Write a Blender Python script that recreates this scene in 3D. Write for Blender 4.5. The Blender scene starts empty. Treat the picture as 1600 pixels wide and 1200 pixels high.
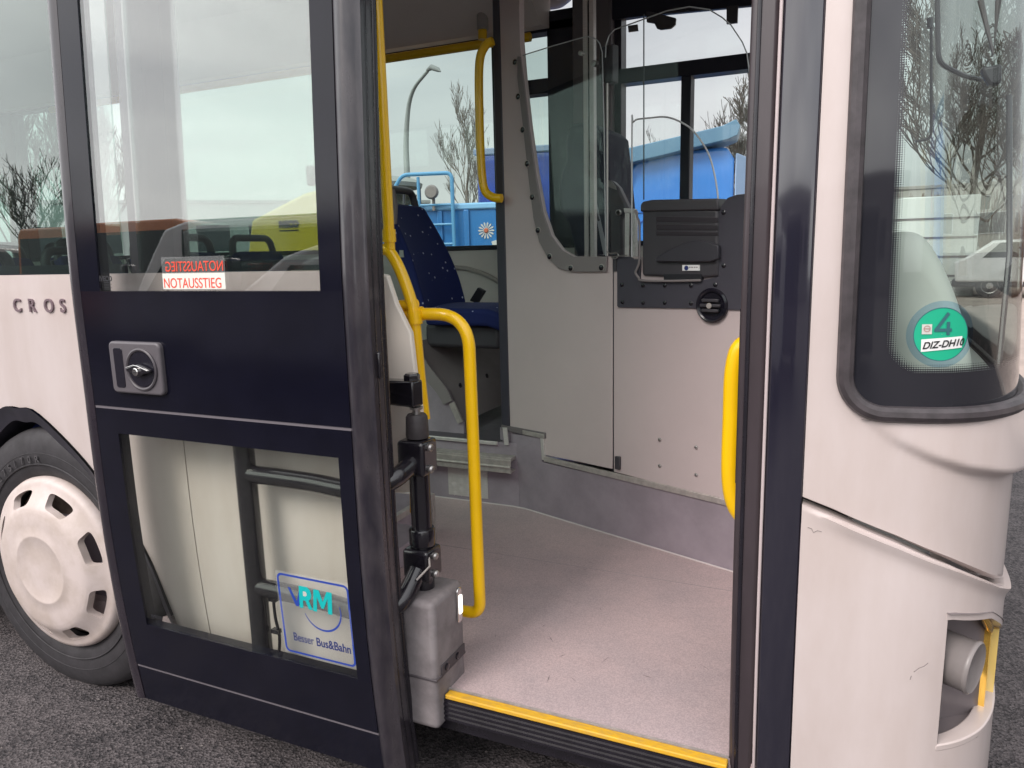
import bpy, bmesh, math, random
from mathutils import Vector, Matrix, Euler
random.seed(7)
rad = math.radians
SC = bpy.context.scene
COL = SC.collection

# ------------------------------------------------------------------ camera
FPX, YAW, PITCH, ROLL = 1160.0, rad(24.5), rad(10.1), rad(-1.4)
CAM = Vector((0, -1.6, 1.53))
_fw = Vector((-math.sin(YAW)*math.cos(PITCH), math.cos(YAW)*math.cos(PITCH), -math.sin(PITCH)))
_r0 = Vector((math.cos(YAW), math.sin(YAW), 0)); _u0 = _r0.cross(_fw)
_rt = _r0*math.cos(ROLL) + _u0*math.sin(ROLL); _up = _rt.cross(_fw)
cd = bpy.data.cameras.new("camera"); cam = bpy.data.objects.new("camera", cd); COL.objects.link(cam)
cd.sensor_width = 36; cd.lens = FPX/1600*36; cd.clip_start = .05; cd.clip_end = 3000
M = Matrix((( _rt.x, _up.x, -_fw.x, CAM.x), (_rt.y, _up.y, -_fw.y, CAM.y), (_rt.z, _up.z, -_fw.z, CAM.z), (0, 0, 0, 1)))
cam.matrix_world = M; SC.camera = cam

# ------------------------------------------------------------------ sky, sun, exposure
SUN_EL, SUN_AZ = rad(42), rad(200)          # veiled sun behind the photographer
world = bpy.data.worlds.new("World"); SC.world = world; world.use_nodes = True
nt = world.node_tree; N = nt.nodes; L = nt.links
for n in list(N): N.remove(n)
out = N.new('ShaderNodeOutputWorld'); bg = N.new('ShaderNodeBackground'); bg2 = N.new('ShaderNodeBackground'); mx = N.new('ShaderNodeMixShader')
sky = N.new('ShaderNodeTexSky'); sky.sky_type = 'NISHITA'; sky.sun_disc = False; sky.sun_elevation = SUN_EL; sky.sun_rotation = SUN_AZ
sky.dust_density = 4; sky.air_density = 1.5
bg.inputs[1].default_value = .10
L.new(sky.outputs[0], bg.inputs[0])
tc = N.new('ShaderNodeTexCoord'); mp = N.new('ShaderNodeMapping'); mp.inputs['Scale'].default_value = (1.2, 1.2, 4.5)
no = N.new('ShaderNodeTexNoise'); no.inputs['Scale'].default_value = 1.7; no.inputs['Detail'].default_value = 5; no.inputs['Roughness'].default_value = .5
cr = N.new('ShaderNodeValToRGB'); cr.color_ramp.elements[0].position = .33; cr.color_ramp.elements[0].color = (.66, .665, .69, 1)
cr.color_ramp.elements[1].position = .68; cr.color_ramp.elements[1].color = (.94, .935, .935, 1)
L.new(tc.outputs['Generated'], mp.inputs[0]); L.new(mp.outputs[0], no.inputs[0]); L.new(no.outputs[0], cr.inputs[0])
# the cloud layer is brighter round the veiled sun behind the photographer
vd = N.new('ShaderNodeVectorMath'); vd.operation = 'DOT_PRODUCT'; vd.inputs[1].default_value = (math.sin(SUN_AZ)*.85, math.cos(SUN_AZ)*.85, .52)
mr_ = N.new('ShaderNodeMapRange'); mr_.interpolation_type = 'SMOOTHSTEP'; mr_.inputs['From Min'].default_value = -.55; mr_.inputs['From Max'].default_value = .95; mr_.inputs['To Min'].default_value = .68; mr_.inputs['To Max'].default_value = 1.75
vs_ = N.new('ShaderNodeVectorMath'); vs_.operation = 'SCALE'
L.new(tc.outputs['Generated'], vd.inputs[0]); L.new(vd.outputs['Value'], mr_.inputs[0]); L.new(mr_.outputs[0], vs_.inputs['Scale']); L.new(cr.outputs[0], vs_.inputs[0]); L.new(vs_.outputs[0], bg2.inputs[0])
bg2.inputs[1].default_value = 1.0
mx.inputs[0].default_value = .88
L.new(bg.outputs[0], mx.inputs[1]); L.new(bg2.outputs[0], mx.inputs[2]); L.new(mx.outputs[0], out.inputs[0])
sd = bpy.data.lights.new("sun", 'SUN'); so = bpy.data.objects.new("sun", sd); COL.objects.link(so)
sd.energy = 1.5; sd.angle = rad(25); sd.color = (1.0, .92, .88)
d = Vector((math.sin(SUN_AZ)*math.cos(SUN_EL), math.cos(SUN_AZ)*math.cos(SUN_EL), math.sin(SUN_EL)))
so.rotation_euler = d.to_track_quat('Z', 'Y').to_euler()
SC.view_settings.view_transform = 'Standard'; SC.view_settings.look = 'None'
SC.view_settings.exposure = 0.62; SC.view_settings.gamma = 1
SC.cycles.max_bounces = 14; SC.cycles.transparent_max_bounces = 24; SC.cycles.diffuse_bounces = 6
SC.cycles.use_denoising = True

# ------------------------------------------------------------------ materials
def new_mat(name):
    m = bpy.data.materials.new(name); m.use_nodes = True
    nt = m.node_tree
    for n in list(nt.nodes): nt.nodes.remove(n)
    return m, nt.nodes, nt.links
def mat(name, col, rough=.5, metal=0, coat=0, var=0, vscale=3, bump=0, bscale=200, spec=.5, col2=None, stretch=None, coord='Object'):
    m, N, L = new_mat(name)
    o = N.new('ShaderNodeOutputMaterial'); b = N.new('ShaderNodeBsdfPrincipled'); L.new(b.outputs[0], o.inputs[0])
    b.inputs['Base Color'].default_value = (*col, 1); b.inputs['Roughness'].default_value = rough
    b.inputs['Metallic'].default_value = metal; b.inputs['Coat Weight'].default_value = coat; b.inputs['Coat Roughness'].default_value = .06
    b.inputs['Specular IOR Level'].default_value = spec
    g = N.new('ShaderNodeNewGeometry')
    if var:
        mp = N.new('ShaderNodeMapping'); mp.inputs['Scale'].default_value = stretch or (1, 1, 1)
        n = N.new('ShaderNodeTexNoise'); n.inputs['Scale'].default_value = vscale; n.inputs['Detail'].default_value = 7; n.inputs['Roughness'].default_value = .62
        r = N.new('ShaderNodeValToRGB'); r.color_ramp.elements[0].position = .36; r.color_ramp.elements[1].position = .62
        c2 = col2 or tuple(c*(1-var) for c in col)
        r.color_ramp.elements[0].color = (*c2, 1); r.color_ramp.elements[1].color = (*col, 1)
        L.new(g.outputs['Position'], mp.inputs[0]); L.new(mp.outputs[0], n.inputs[0]); L.new(n.outputs[0], r.inputs[0]); L.new(r.outputs[0], b.inputs['Base Color'])
        mr = N.new('ShaderNodeMapRange'); mr.inputs['To Min'].default_value = min(1, rough*1.25+.04); mr.inputs['To Max'].default_value = rough*.85
        L.new(n.outputs[0], mr.inputs[0]); L.new(mr.outputs[0], b.inputs['Roughness'])
    if bump:
        n2 = N.new('ShaderNodeTexNoise'); n2.inputs['Scale'].default_value = bscale; n2.inputs['Detail'].default_value = 3
        bp = N.new('ShaderNodeBump'); bp.inputs['Strength'].default_value = bump; bp.inputs['Distance'].default_value = .002
        L.new(g.outputs['Position'], n2.inputs[0]); L.new(n2.outputs[0], bp.inputs['Height']); L.new(bp.outputs[0], b.inputs['Normal'])
    return m
def glass(name, tint, refl=1.0, ior=1.5, rough=0.0):
    m, N, L = new_mat(name)
    o = N.new('ShaderNodeOutputMaterial'); t = N.new('ShaderNodeBsdfTransparent'); t.inputs[0].default_value = (*tint, 1)
    g = N.new('ShaderNodeBsdfGlossy'); g.inputs['Roughness'].default_value = rough
    f = N.new('ShaderNodeFresnel'); gb = N.new('ShaderNodeNewGeometry'); im = N.new('ShaderNodeMapRange')   # the way out of a pane reflects like the way in
    im.inputs['To Min'].default_value = ior; im.inputs['To Max'].default_value = 1/ior; L.new(gb.outputs['Backfacing'], im.inputs[0]); L.new(im.outputs[0], f.inputs[0])
    mu = N.new('ShaderNodeMath'); mu.operation = 'MULTIPLY'; mu.inputs[1].default_value = refl; mu.use_clamp = True
    x = N.new('ShaderNodeMixShader'); L.new(f.outputs[0], mu.inputs[0]); L.new(mu.outputs[0], x.inputs[0])
    L.new(t.outputs[0], x.inputs[1]); L.new(g.outputs[0], x.inputs[2]); L.new(x.outputs[0], o.inputs[0])
    return m
def principled(m): return [n for n in m.node_tree.nodes if n.type == 'BSDF_PRINCIPLED'][0]

WHITE = mat('bus_white_paint', (.60, .525, .51), .28, coat=.4, var=.15, vscale=3.4, stretch=(1.5, 1.5, .45), col2=(.535, .455, .43))
BLACKP = mat('black_gloss_paint', (.006, .006, .013), .10, coat=.0, spec=.34, var=.2, vscale=9)
RUBBER = mat('weathered_rubber', (.036, .028, .036), .24, coat=.5, var=.4, vscale=9, col2=(.014, .011, .018), stretch=(1, 1, .25))
RUBBERD = mat('dark_rubber', (.014, .012, .018), .24, coat=.3, var=.3, vscale=14)
WORN = mat('dusty_rubber', (.042, .036, .042), .26, coat=.45, var=.5, vscale=22, col2=(.013, .011, .018), stretch=(1, 1, .3))
TYRE = mat('tyre_rubber', (.035, .032, .036), .62, var=.35, vscale=18, bump=.25, bscale=300)
HUB = mat('white_hub_plastic', (.60, .515, .49), .45, var=.22, vscale=11, col2=(.50, .42, .38))
RIM = mat('dirty_steel_rim', (.22, .17, .14), .6, metal=.3, var=.5, vscale=22)
PANEL = mat('grey_laminate', (.545, .458, .455), .55, var=.05, vscale=3, bump=.05, bscale=900)
PANELD = mat('grey_pillar_plastic', (.16, .14, .145), .5, bump=.1, bscale=700)
PANELT = mat('trim_grey', (.22, .195, .195), .5)
VINYLW = mat('vinyl_skirting', (.33, .28, .32), .55, var=.22, vscale=6, bump=.15, bscale=500)
ALU = mat('brushed_aluminium', (.68, .64, .62), .40, metal=.35, var=.12, vscale=40, stretch=(1, 1, 6))
ALUD = mat('worn_aluminium', (.50, .455, .43), .42, metal=.35, var=.25, vscale=30)
YEL = mat('yellow_powder_coat', (.95, .56, .002), .28, coat=.4, var=.05, vscale=8)
BLKM = mat('black_enamel_metal', (.014, .012, .017), .18, coat=.5, var=.3, vscale=30)
CAST = mat('dusty_grey_cast', (.25, .225, .23), .6, var=.2, vscale=14, col2=(.17, .15, .155), bump=.2, bscale=300)
CHR = mat('chrome', (.8, .78, .76), .12, metal=1)
STEEL = mat('zinc_steel', (.45, .43, .42), .35, metal=.9)
PLAST = mat('dark_plastic', (.052, .048, .056), .42, bump=.2, bscale=900)
PLASTK = mat('knob_black', (.012, .011, .018), .22)
PLATE = mat('anthracite_plate', (.055, .052, .068), .5, var=.1, vscale=8)
CEIL = mat('ceiling_lining', (.80, .70, .65), .7, var=.06, vscale=2)
LINING = mat('wall_lining', (.74, .69, .64), .6, var=.06, vscale=3)
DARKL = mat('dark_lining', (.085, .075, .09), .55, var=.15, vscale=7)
WINBLK = mat('window_frame_black', (.02, .02, .032), .3)
CREAM = mat('cream_panel', (.80, .73, .66), .4)
DASH = mat('pale_dashboard', (.62, .62, .58), .55, var=.06, vscale=5)
BRASS = mat('amber_reflector', (.85, .52, .10), .12, metal=.75)
LENS = mat('grey_lamp', (.23, .205, .20), .3, var=.1, vscale=20)
RED = mat('red_print', (.80, .07, .035), .5)
TEAL = mat('teal_print', (.0, .42, .42), .5)
BLUEP = mat('blue_print', (.015, .05, .33), .5)
NAVYP = mat('navy_print', (.02, .035, .16), .5)
WHITEP = mat('white_print', (.85, .85, .84), .5)
BLKP = mat('black_print', (.015, .015, .02), .5)
GREYP = mat('grey_print', (.22, .16, .18), .35, metal=.3)
def film(name, col, a):
    m, N, L = new_mat(name); o = N.new('ShaderNodeOutputMaterial'); t = N.new('ShaderNodeBsdfTransparent'); d_ = N.new('ShaderNodeBsdfDiffuse'); d_.inputs[0].default_value = (*col, 1)
    x = N.new('ShaderNodeMixShader'); x.inputs[0].default_value = a; L.new(t.outputs[0], x.inputs[1]); L.new(d_.outputs[0], x.inputs[2]); L.new(x.outputs[0], o.inputs[0]); return m
FILM = film('sticker_film', (.85, .87, .87), .06)
FILMB = glass('blue_film', (.62, .78, .92), .5)
GREEN = mat('green_badge', (.01, .42, .24), .4)
DGREEN = mat('badge_print', (.03, .13, .15), .5)
GLS = glass('leaf_glass', (.97, .985, .975), 2.7)
GLSIDE = glass('side_glass_tinted', (.68, .785, .745), 2.4)
GLOPP = glass('opposite_glass_tinted', (.875, .935, .91), .8)
GLFAR = glass('driver_window_glass', (.98, .98, .985), .6)
PERSPEX = glass('perspex', (.96, .97, .97), .35)
PEXED = mat('perspex_edge', (.50, .52, .53), .15)

def floor_mat():
    m = mat('speckled_floor_vinyl', (.56, .44, .435), .45, var=.18, vscale=2.2, col2=(.45, .37, .375), bump=.12, bscale=700)
    N, L = m.node_tree.nodes, m.node_tree.links; b = principled(m)
    src = b.inputs['Base Color'].links[0].from_socket
    g = N.new('ShaderNodeNewGeometry'); v = N.new('ShaderNodeTexNoise'); v.inputs['Scale'].default_value = 260; v.inputs['Detail'].default_value = 2
    r = N.new('ShaderNodeValToRGB'); r.color_ramp.elements[0].position = .35; r.color_ramp.elements[0].color = (.80, .79, .80, 1)
    r.color_ramp.elements[1].position = .68; r.color_ramp.elements[1].color = (1.1, 1.08, 1.09, 1)
    x = N.new('ShaderNodeMix'); x.data_type = 'RGBA'; x.blend_type = 'MULTIPLY'; x.inputs[0].default_value = 1
    sc = N.new('ShaderNodeTexNoise'); sc.inputs['Scale'].default_value = 9; sc.inputs['Detail'].default_value = 8; sc.inputs['Roughness'].default_value = .75
    mp = N.new('ShaderNodeMapping'); mp.inputs['Scale'].default_value = (1, 1.3, 1)
    r2 = N.new('ShaderNodeValToRGB'); r2.color_ramp.elements[0].position = .3; r2.color_ramp.elements[0].color = (.72, .7, .7, 1); r2.color_ramp.elements[1].position = .46
    x2 = N.new('ShaderNodeMix'); x2.data_type = 'RGBA'; x2.blend_type = 'MULTIPLY'; x2.inputs[0].default_value = .3
    L.new(g.outputs['Position'], v.inputs[0]); L.new(v.outputs[0], r.inputs[0]); L.new(src, x.inputs[6]); L.new(r.outputs[0], x.inputs[7])
    L.new(g.outputs['Position'], mp.inputs[0]); L.new(mp.outputs[0], sc.inputs[0]); L.new(sc.outputs[0], r2.inputs[0])
    L.new(x.outputs[2], x2.inputs[6]); L.new(r2.outputs[0], x2.inputs[7]); L.new(x2.outputs[2], b.inputs['Base Color'])
    return m
FLOOR = floor_mat()
def seat_mat():
    m = mat('navy_dotted_fabric', (.004, .012, .10), .85, bump=.4, bscale=900)
    N, L = m.node_tree.nodes, m.node_tree.links; b = principled(m)
    g = N.new('ShaderNodeNewGeometry'); v = N.new('ShaderNodeTexVoronoi'); v.inputs['Scale'].default_value = 21; v.inputs['Randomness'].default_value = .55
    r = N.new('ShaderNodeValToRGB'); r.color_ramp.elements[0].position = .10; r.color_ramp.elements[0].color = (.42, .45, .62, 1)
    r.color_ramp.elements[1].position = .13; r.color_ramp.elements[1].color = (.003, .011, .095, 1)
    L.new(g.outputs['Position'], v.inputs[0]); L.new(v.outputs[0], r.inputs[0]); L.new(r.outputs[0], b.inputs['Base Color'])
    return m
FABRIC = seat_mat()
FABRIC.node_tree.nodes
def asphalt_mat(name, c1, c2, sc):
    m, N, L = new_mat(name)
    o = N.new('ShaderNodeOutputMaterial'); b = N.new('ShaderNodeBsdfPrincipled'); L.new(b.outputs[0], o.inputs[0])
    g = N.new('ShaderNodeNewGeometry'); v = N.new('ShaderNodeTexVoronoi'); v.inputs['Scale'].default_value = sc
    n = N.new('ShaderNodeTexNoise'); n.inputs['Scale'].default_value = 2.6; n.inputs['Detail'].default_value = 8
    r = N.new('ShaderNodeValToRGB'); r.color_ramp.elements[0].color = (*c1, 1); r.color_ramp.elements[1].color = (*c2, 1)
    r.color_ramp.elements[0].position = .1; r.color_ramp.elements[1].position = .9
    n.inputs['Roughness'].default_value = .7
    L.new(g.outputs['Position'], v.inputs[0]); L.new(g.outputs['Position'], n.inputs[0])
    s = N.new('ShaderNodeSeparateColor'); L.new(v.outputs['Color'], s.inputs[0])
    a = N.new('ShaderNodeMath'); a.operation = 'MULTIPLY_ADD'; a.inputs[1].default_value = .7; L.new(s.outputs[0], a.inputs[0])
    a2 = N.new('ShaderNodeMath'); a2.operation = 'MULTIPLY_ADD'; a2.inputs[1].default_value = 1.5; a2.inputs[2].default_value = -.62; L.new(n.outputs[0], a2.inputs[0]); L.new(a2.outputs[0], a.inputs[2])
    L.new(a.outputs[0], r.inputs[0]); L.new(r.outputs[0], b.inputs['Base Color']); b.inputs['Roughness'].default_value = .7
    bp = N.new('ShaderNodeBump'); bp.inputs['Strength'].default_value = .7; bp.inputs['Distance'].default_value = .006; L.new(v.outputs[0], bp.inputs['Height']); L.new(bp.outputs[0], b.inputs['Normal'])
    return m
ASPH = asphalt_mat('wet_coarse_asphalt', (.012, .010, .012), (.125, .108, .11), 130)
PAVE = mat('pink_beige_paving', (.42, .34, .30), .8, var=.2, vscale=1.5, bump=.3, bscale=40)
KERB = mat('kerb_stone', (.40, .36, .33), .8, var=.3, vscale=5)
BARK = mat('winter_bark', (.11, .09, .075), .9, var=.4, vscale=6)
BARKL = mat('pale_bark', (.20, .18, .16), .9, var=.3, vscale=6)
BARKG = mat('reddish_twigs', (.20, .12, .09), .9)

# ------------------------------------------------------------------ geometry helpers
def lean(z):                                   # tumblehome of the bus side
    if z > 1.45: return .035*((z-1.45)/.75)**1.2
    if z < .9: return .045*((.9-z)/.74)**2
    return 0.0
def U(px, py, n=(0, 1, 0), c=0.0):            # a point on a plane, by its place in the photograph
    dd = _fw + _rt*(px-800)/FPX - _up*(py-600)/FPX; n = Vector(n)
    return CAM + dd*((c - n.dot(CAM))/n.dot(dd))
def UY(px, py, y): return U(px, py, (0, 1, 0), y)
def UX(px, py, x): return U(px, py, (1, 0, 0), x)
def UZ(px, py, z): return U(px, py, (0, 0, 1), z)
def V(*a): return Vector(a)

class MB:
    def __init__(s): s.v = []; s.f = []
    def add(s, vs, fs):
        o = len(s.v); s.v += [Vector(p) for p in vs]; s.f += [tuple(i+o for i in f) for f in fs]; return s
    def box(s, x0, x1, y0, y1, z0, z1, nx=1, nz=1):
        if nx == 1 and nz == 1:
            return s.add([(x0,y0,z0),(x1,y0,z0),(x1,y1,z0),(x0,y1,z0),(x0,y0,z1),(x1,y0,z1),(x1,y1,z1),(x0,y1,z1)],
                         [(0,3,2,1),(4,5,6,7),(0,1,5,4),(1,2,6,5),(2,3,7,6),(3,0,4,7)])
        return s.slab(lambda a, b: V(x0+(x1-x0)*a, y0, z0+(z1-z0)*b), lambda a, b: V(x0+(x1-x0)*a, y1, z0+(z1-z0)*b), nx, nz)
    def slab(s, F, G, nu, nv):                # two sheets joined round the edge
        vs = [F(i/nu, j/nv) for j in range(nv+1) for i in range(nu+1)]; k = len(vs)
        vs += [G(i/nu, j/nv) for j in range(nv+1) for i in range(nu+1)]
        I = lambda i, j: j*(nu+1)+i
        fs = []
        for j in range(nv):
            for i in range(nu):
                fs.append((I(i,j), I(i+1,j), I(i+1,j+1), I(i,j+1))); fs.append((k+I(i,j), k+I(i,j+1), k+I(i+1,j+1), k+I(i+1,j)))
        for i in range(nu):
            fs.append((I(i,0), k+I(i,0), k+I(i+1,0), I(i+1,0))); fs.append((I(i,nv), I(i+1,nv), k+I(i+1,nv), k+I(i,nv)))
        for j in range(nv):
            fs.append((I(0,j), I(0,j+1), k+I(0,j+1), k+I(0,j))); fs.append((I(nu,j), k+I(nu,j), k+I(nu,j+1), I(nu,j+1)))
        return s.add(vs, fs)
    def sheet(s, F, nu, nv):
        vs = [F(i/nu, j/nv) for j in range(nv+1) for i in range(nu+1)]
        return s.add(vs, [(j*(nu+1)+i, j*(nu+1)+i+1, (j+1)*(nu+1)+i+1, (j+1)*(nu+1)+i) for j in range(nv) for i in range(nu)])
    def poly(s, pts, ext):
        n = len(pts); ext = Vector(ext); pts = [Vector(p) for p in pts]
        return s.add(pts + [p+ext for p in pts], [tuple(range(n)), tuple(range(2*n-1, n-1, -1))] + [(i, (i+1) % n, n+(i+1) % n, n+i) for i in range(n)])
    def tube(s, path, r, seg=14, caps=True):
        P = [Vector(p) for p in path]; n = len(P); R = r if isinstance(r, (list, tuple)) else [r]*n
        vs, fs = [], []; prev = None
        for i, p in enumerate(P):
            t = (P[min(i+1, n-1)] - P[max(i-1, 0)]).normalized()
            if prev is None:
                a = t.orthogonal().normalized()
            else:
                a = prev - t*prev.dot(t); a = a.normalized() if a.length > 1e-6 else t.orthogonal().normalized()
            prev = a; b = t.cross(a)
            vs += [p + (a*math.cos(2*math.pi*k/seg) + b*math.sin(2*math.pi*k/seg))*R[i] for k in range(seg)]
        for i in range(n-1):
            for k in range(seg):
                k2 = (k+1) % seg; fs.append((i*seg+k, i*seg+k2, (i+1)*seg+k2, (i+1)*seg+k))
        if caps: fs += [tuple(range(seg-1, -1, -1)), tuple(range((n-1)*seg, n*seg))]
        return s.add(vs, fs)
    def lathe(s, prof, o, ax, seg=48, close=True):   # prof: (radius, height along ax)
        o = Vector(o); ax = Vector(ax).normalized(); a = ax.orthogonal().normalized(); b = ax.cross(a)
        vs = [o + ax*h + (a*math.cos(2*math.pi*k/seg) + b*math.sin(2*math.pi*k/seg))*r for r, h in prof for k in range(seg)]
        fs = [(i*seg+k, i*seg+(k+1) % seg, (i+1)*seg+(k+1) % seg, (i+1)*seg+k) for i in range(len(prof)-1) for k in range(seg)]
        if close: fs += [tuple(range(seg)), tuple(range((len(prof)-1)*seg, len(prof)*seg))]
        return s.add(vs, fs)
    def build(s, name, m, parent=None, bevel=0, ln=False, smooth=35, seg=2, mats=None):
        vs = [v.copy() for v in s.v]
        if ln:
            for v in vs: v.y += lean(v.z) if v.y < 1.27 else -lean(v.z)
        lo = Vector((min(v.x for v in vs), min(v.y for v in vs), min(v.z for v in vs))); hi = Vector((max(v.x for v in vs), max(v.y for v in vs), 0))
        c = Vector(((lo.x+hi.x)/2, (lo.y+hi.y)/2, lo.z))
        me = bpy.data.meshes.new(name); me.from_pydata([v-c for v in vs], [], s.f); me.update()
        bm = bmesh.new(); bm.from_mesh(me); bmesh.ops.recalc_face_normals(bm, faces=bm.faces); bm.to_mesh(me); bm.free()
        me.materials.append(m)
        if smooth:
            me.shade_smooth(); me.set_sharp_from_angle(angle=rad(smooth))
        o = bpy.data.objects.new(name, me); COL.objects.link(o)
        place(o, c, parent)
        if bevel:
            b = o.modifiers.new('bevel', 'BEVEL'); b.width = bevel; b.segments = seg; b.limit_method = 'ANGLE'; b.angle_limit = rad(40)
        return o
WPOS = {}
def place(o, c, parent):
    WPOS[o.name] = Vector(c)
    if parent: o.parent = parent; o.location = Vector(c) - WPOS[parent.name]
    else: o.location = c
def empty(name, loc, label=None, cat=None, group=None, parent=None):
    o = bpy.data.objects.new(name, None); COL.objects.link(o); o.empty_display_size = .1; place(o, Vector(loc), parent)
    if label: o['label'] = label; o['category'] = cat
    if group: o['group'] = group
    return o
def tag(o, label, cat, group=None):
    o['label'] = label; o['category'] = cat
    if group: o['group'] = group
    return o
def text(name, s, size, origin, ax, ay, m, parent, ext=.0006, off=0.0, align='LEFT', xs=1.0, shear=0.0, spacing=1.0, ln=False, mirror=False):
    cu = bpy.data.curves.new('t', 'FONT'); cu.body = s; cu.size = size; cu.extrude = ext; cu.offset = off; cu.align_x = align; cu.shear = shear; cu.space_character = spacing
    to = bpy.data.objects.new('t', cu); COL.objects.link(to)
    dg = bpy.context.evaluated_depsgraph_get(); me = bpy.data.meshes.new_from_object(to.evaluated_get(dg))
    bpy.data.objects.remove(to)
    ax = Vector(ax).normalized(); ay = Vector(ay).normalized(); az = ax.cross(ay); b = MB()
    vs = [Vector(origin) + ax*v.co.x*xs*(-1 if mirror else 1) + ay*v.co.y + az*v.co.z for v in me.vertices]
    b.add(vs, [tuple(p.vertices) for p in me.polygons]); bpy.data.meshes.remove(me)
    return b.build(name, m, parent, ln=ln, smooth=0)
def arc_pts(c, r, a0, a1, n): return [(c[0]+r*math.cos(rad(a0+(a1-a0)*i/n)), c[1]+r*math.sin(rad(a0+(a1-a0)*i/n))) for i in range(n+1)]
def rrect(x0, x1, z0, z1, r, n=5):
    return arc_pts((x1-r, z1-r), r, 0, 90, n) + arc_pts((x0+r, z1-r), r, 90, 180, n) + arc_pts((x0+r, z0+r), r, 180, 270, n) + arc_pts((x1-r, z0+r), r, 270, 360, n)
def smooth_path(P, k=6):
    P = [Vector(p) for p in P]; out = []
    for i in range(len(P)-1):
        p0 = P[max(i-1, 0)]; p1 = P[i]; p2 = P[i+1]; p3 = P[min(i+2, len(P)-1)]
        for j in range(k):
            t = j/k; out.append(.5*((2*p1)+(p2-p0)*t+(2*p0-5*p1+4*p2-p3)*t*t+(3*p1-p0-3*p2+p3)*t**3))
    return out + [P[-1]]
def fillet(P, r, n=6):                          # polyline with rounded bends
    P = [Vector(p) for p in P]; out = [P[0]]
    for i in range(1, len(P)-1):
        a = (P[i-1]-P[i]); b = (P[i+1]-P[i]); rr = min(r, a.length*.49, b.length*.49)
        s = P[i]+a.normalized()*rr; e = P[i]+b.normalized()*rr
        out += [s*(1-t)**2 + P[i]*2*t*(1-t) + e*t*t for t in [k/n for k in range(n+1)]]
    return out + [P[-1]]

# ================================================================== THE SETTING
def struct(o): o['kind'] = 'structure'; return o
g = MB().add([(-400,-400,0),(400,-400,0),(400,400,0),(-400,400,0)], [(0,1,2,3)]).build('road', ASPH, smooth=0); struct(g)
g = MB().add([(-.2,5.0,.10),(160,5.0,.10),(160,26,.10),(-.2,26,.10)], [(0,1,2,3)]).build('pavement', PAVE, smooth=0); struct(g)
kb = MB(); kb.box(-.35, 160, 4.86, 4.998, -.05, .115); kb.box(-.35, -.2, 5.0, 26, -.05, .115)
struct(kb.build('kerb', KERB, bevel=.015))

# ================================================================== THE BUS
BUS = empty('city_bus', (-5.6, 1.275, 0), 'white city bus seen at its open front door, black door leaf, yellow grab rails', 'bus')
P = BUS
# ---- plan of the front corner (x, y), then mirrored to the far side
PL = [(-.068,0),(0,0),(.07,.004),(.14,.018),(.2,.045),(.26,.10),(.307,.18),(.337,.28),(.353,.42),(.361,.6),(.368,.9),(.372,1.275)]
CV = [p.to_2d() for p in smooth_path([(a, b, 0) for a, b in PL], 10)]
SS = [0.0]
for i in range(1, len(CV)): SS.append(SS[-1] + (CV[i]-CV[i-1]).length)
STOT = SS[-1]
def plan(s):
    far = s > STOT
    if far: s = 2*STOT - s
    i = 0
    while i < len(SS)-2 and SS[i+1] < s: i += 1
    t = (s-SS[i])/(SS[i+1]-SS[i]); p = CV[i].lerp(CV[i+1], t); tg = (CV[i+1]-CV[i]).normalized()
    n = Vector((tg.y, -tg.x))
    if far: return Vector((p.x, 2.55-p.y)), Vector((n.x, -n.y))
    return p, n
def FP(s, z, off=0):
    p, n = plan(s); q = p + n*off
    k = min(1, max(0, s/.45)) if s < STOT else min(1, max(0, (2*STOT-s)/.45))
    l = lean(z); x = q.x - k*max(0, z-1.25)*.05; y = q.y + (l*(1-k) if s < STOT else -l*(1-k))
    return Vector((x, y, z))
def interp(tab, s):
    if s <= tab[0][0]: return tab[0][1]
    for (a, b), (c, d_) in zip(tab, tab[1:]):
        if s <= c: return b + (d_-b)*(s-a)/(c-a)
    return tab[-1][1]
SEAM = [(0,1.0),(.058,.981),(.18,.936),(.286,.889),(.425,.82),(.55,.77),(.8,.74),(STOT,.73)]
CREASE = [(.08,1.215),(.102,1.19),(.167,1.142),(.228,1.111),(.297,1.085),(.404,1.060),(.55,1.045),(.8,1.04),(STOT,1.04)]
SEALO = 1.197
def zseal(s):                                   # lower edge of the windscreen opening
    s0, r = .066, .075
    if s < s0+r: return SEALO + r - math.sqrt(max(0, r*r-(s0+r-s)**2))
    return SEALO
def relief(s, z):
    zc = interp(CREASE, s); a = .032*min(1, max(0, (s-.09)/.30))
    t = (z-zc+.012)/.024; t = min(1, max(0, t)); t = t*t*(3-2*t)
    top = 1-.55*min(1, max(0, (z-zc)/.18))
    return a*t*top + .010*min(1, max(0, (s-.2)/.3))
def sym(s): return s if s <= STOT else 2*STOT-s
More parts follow.
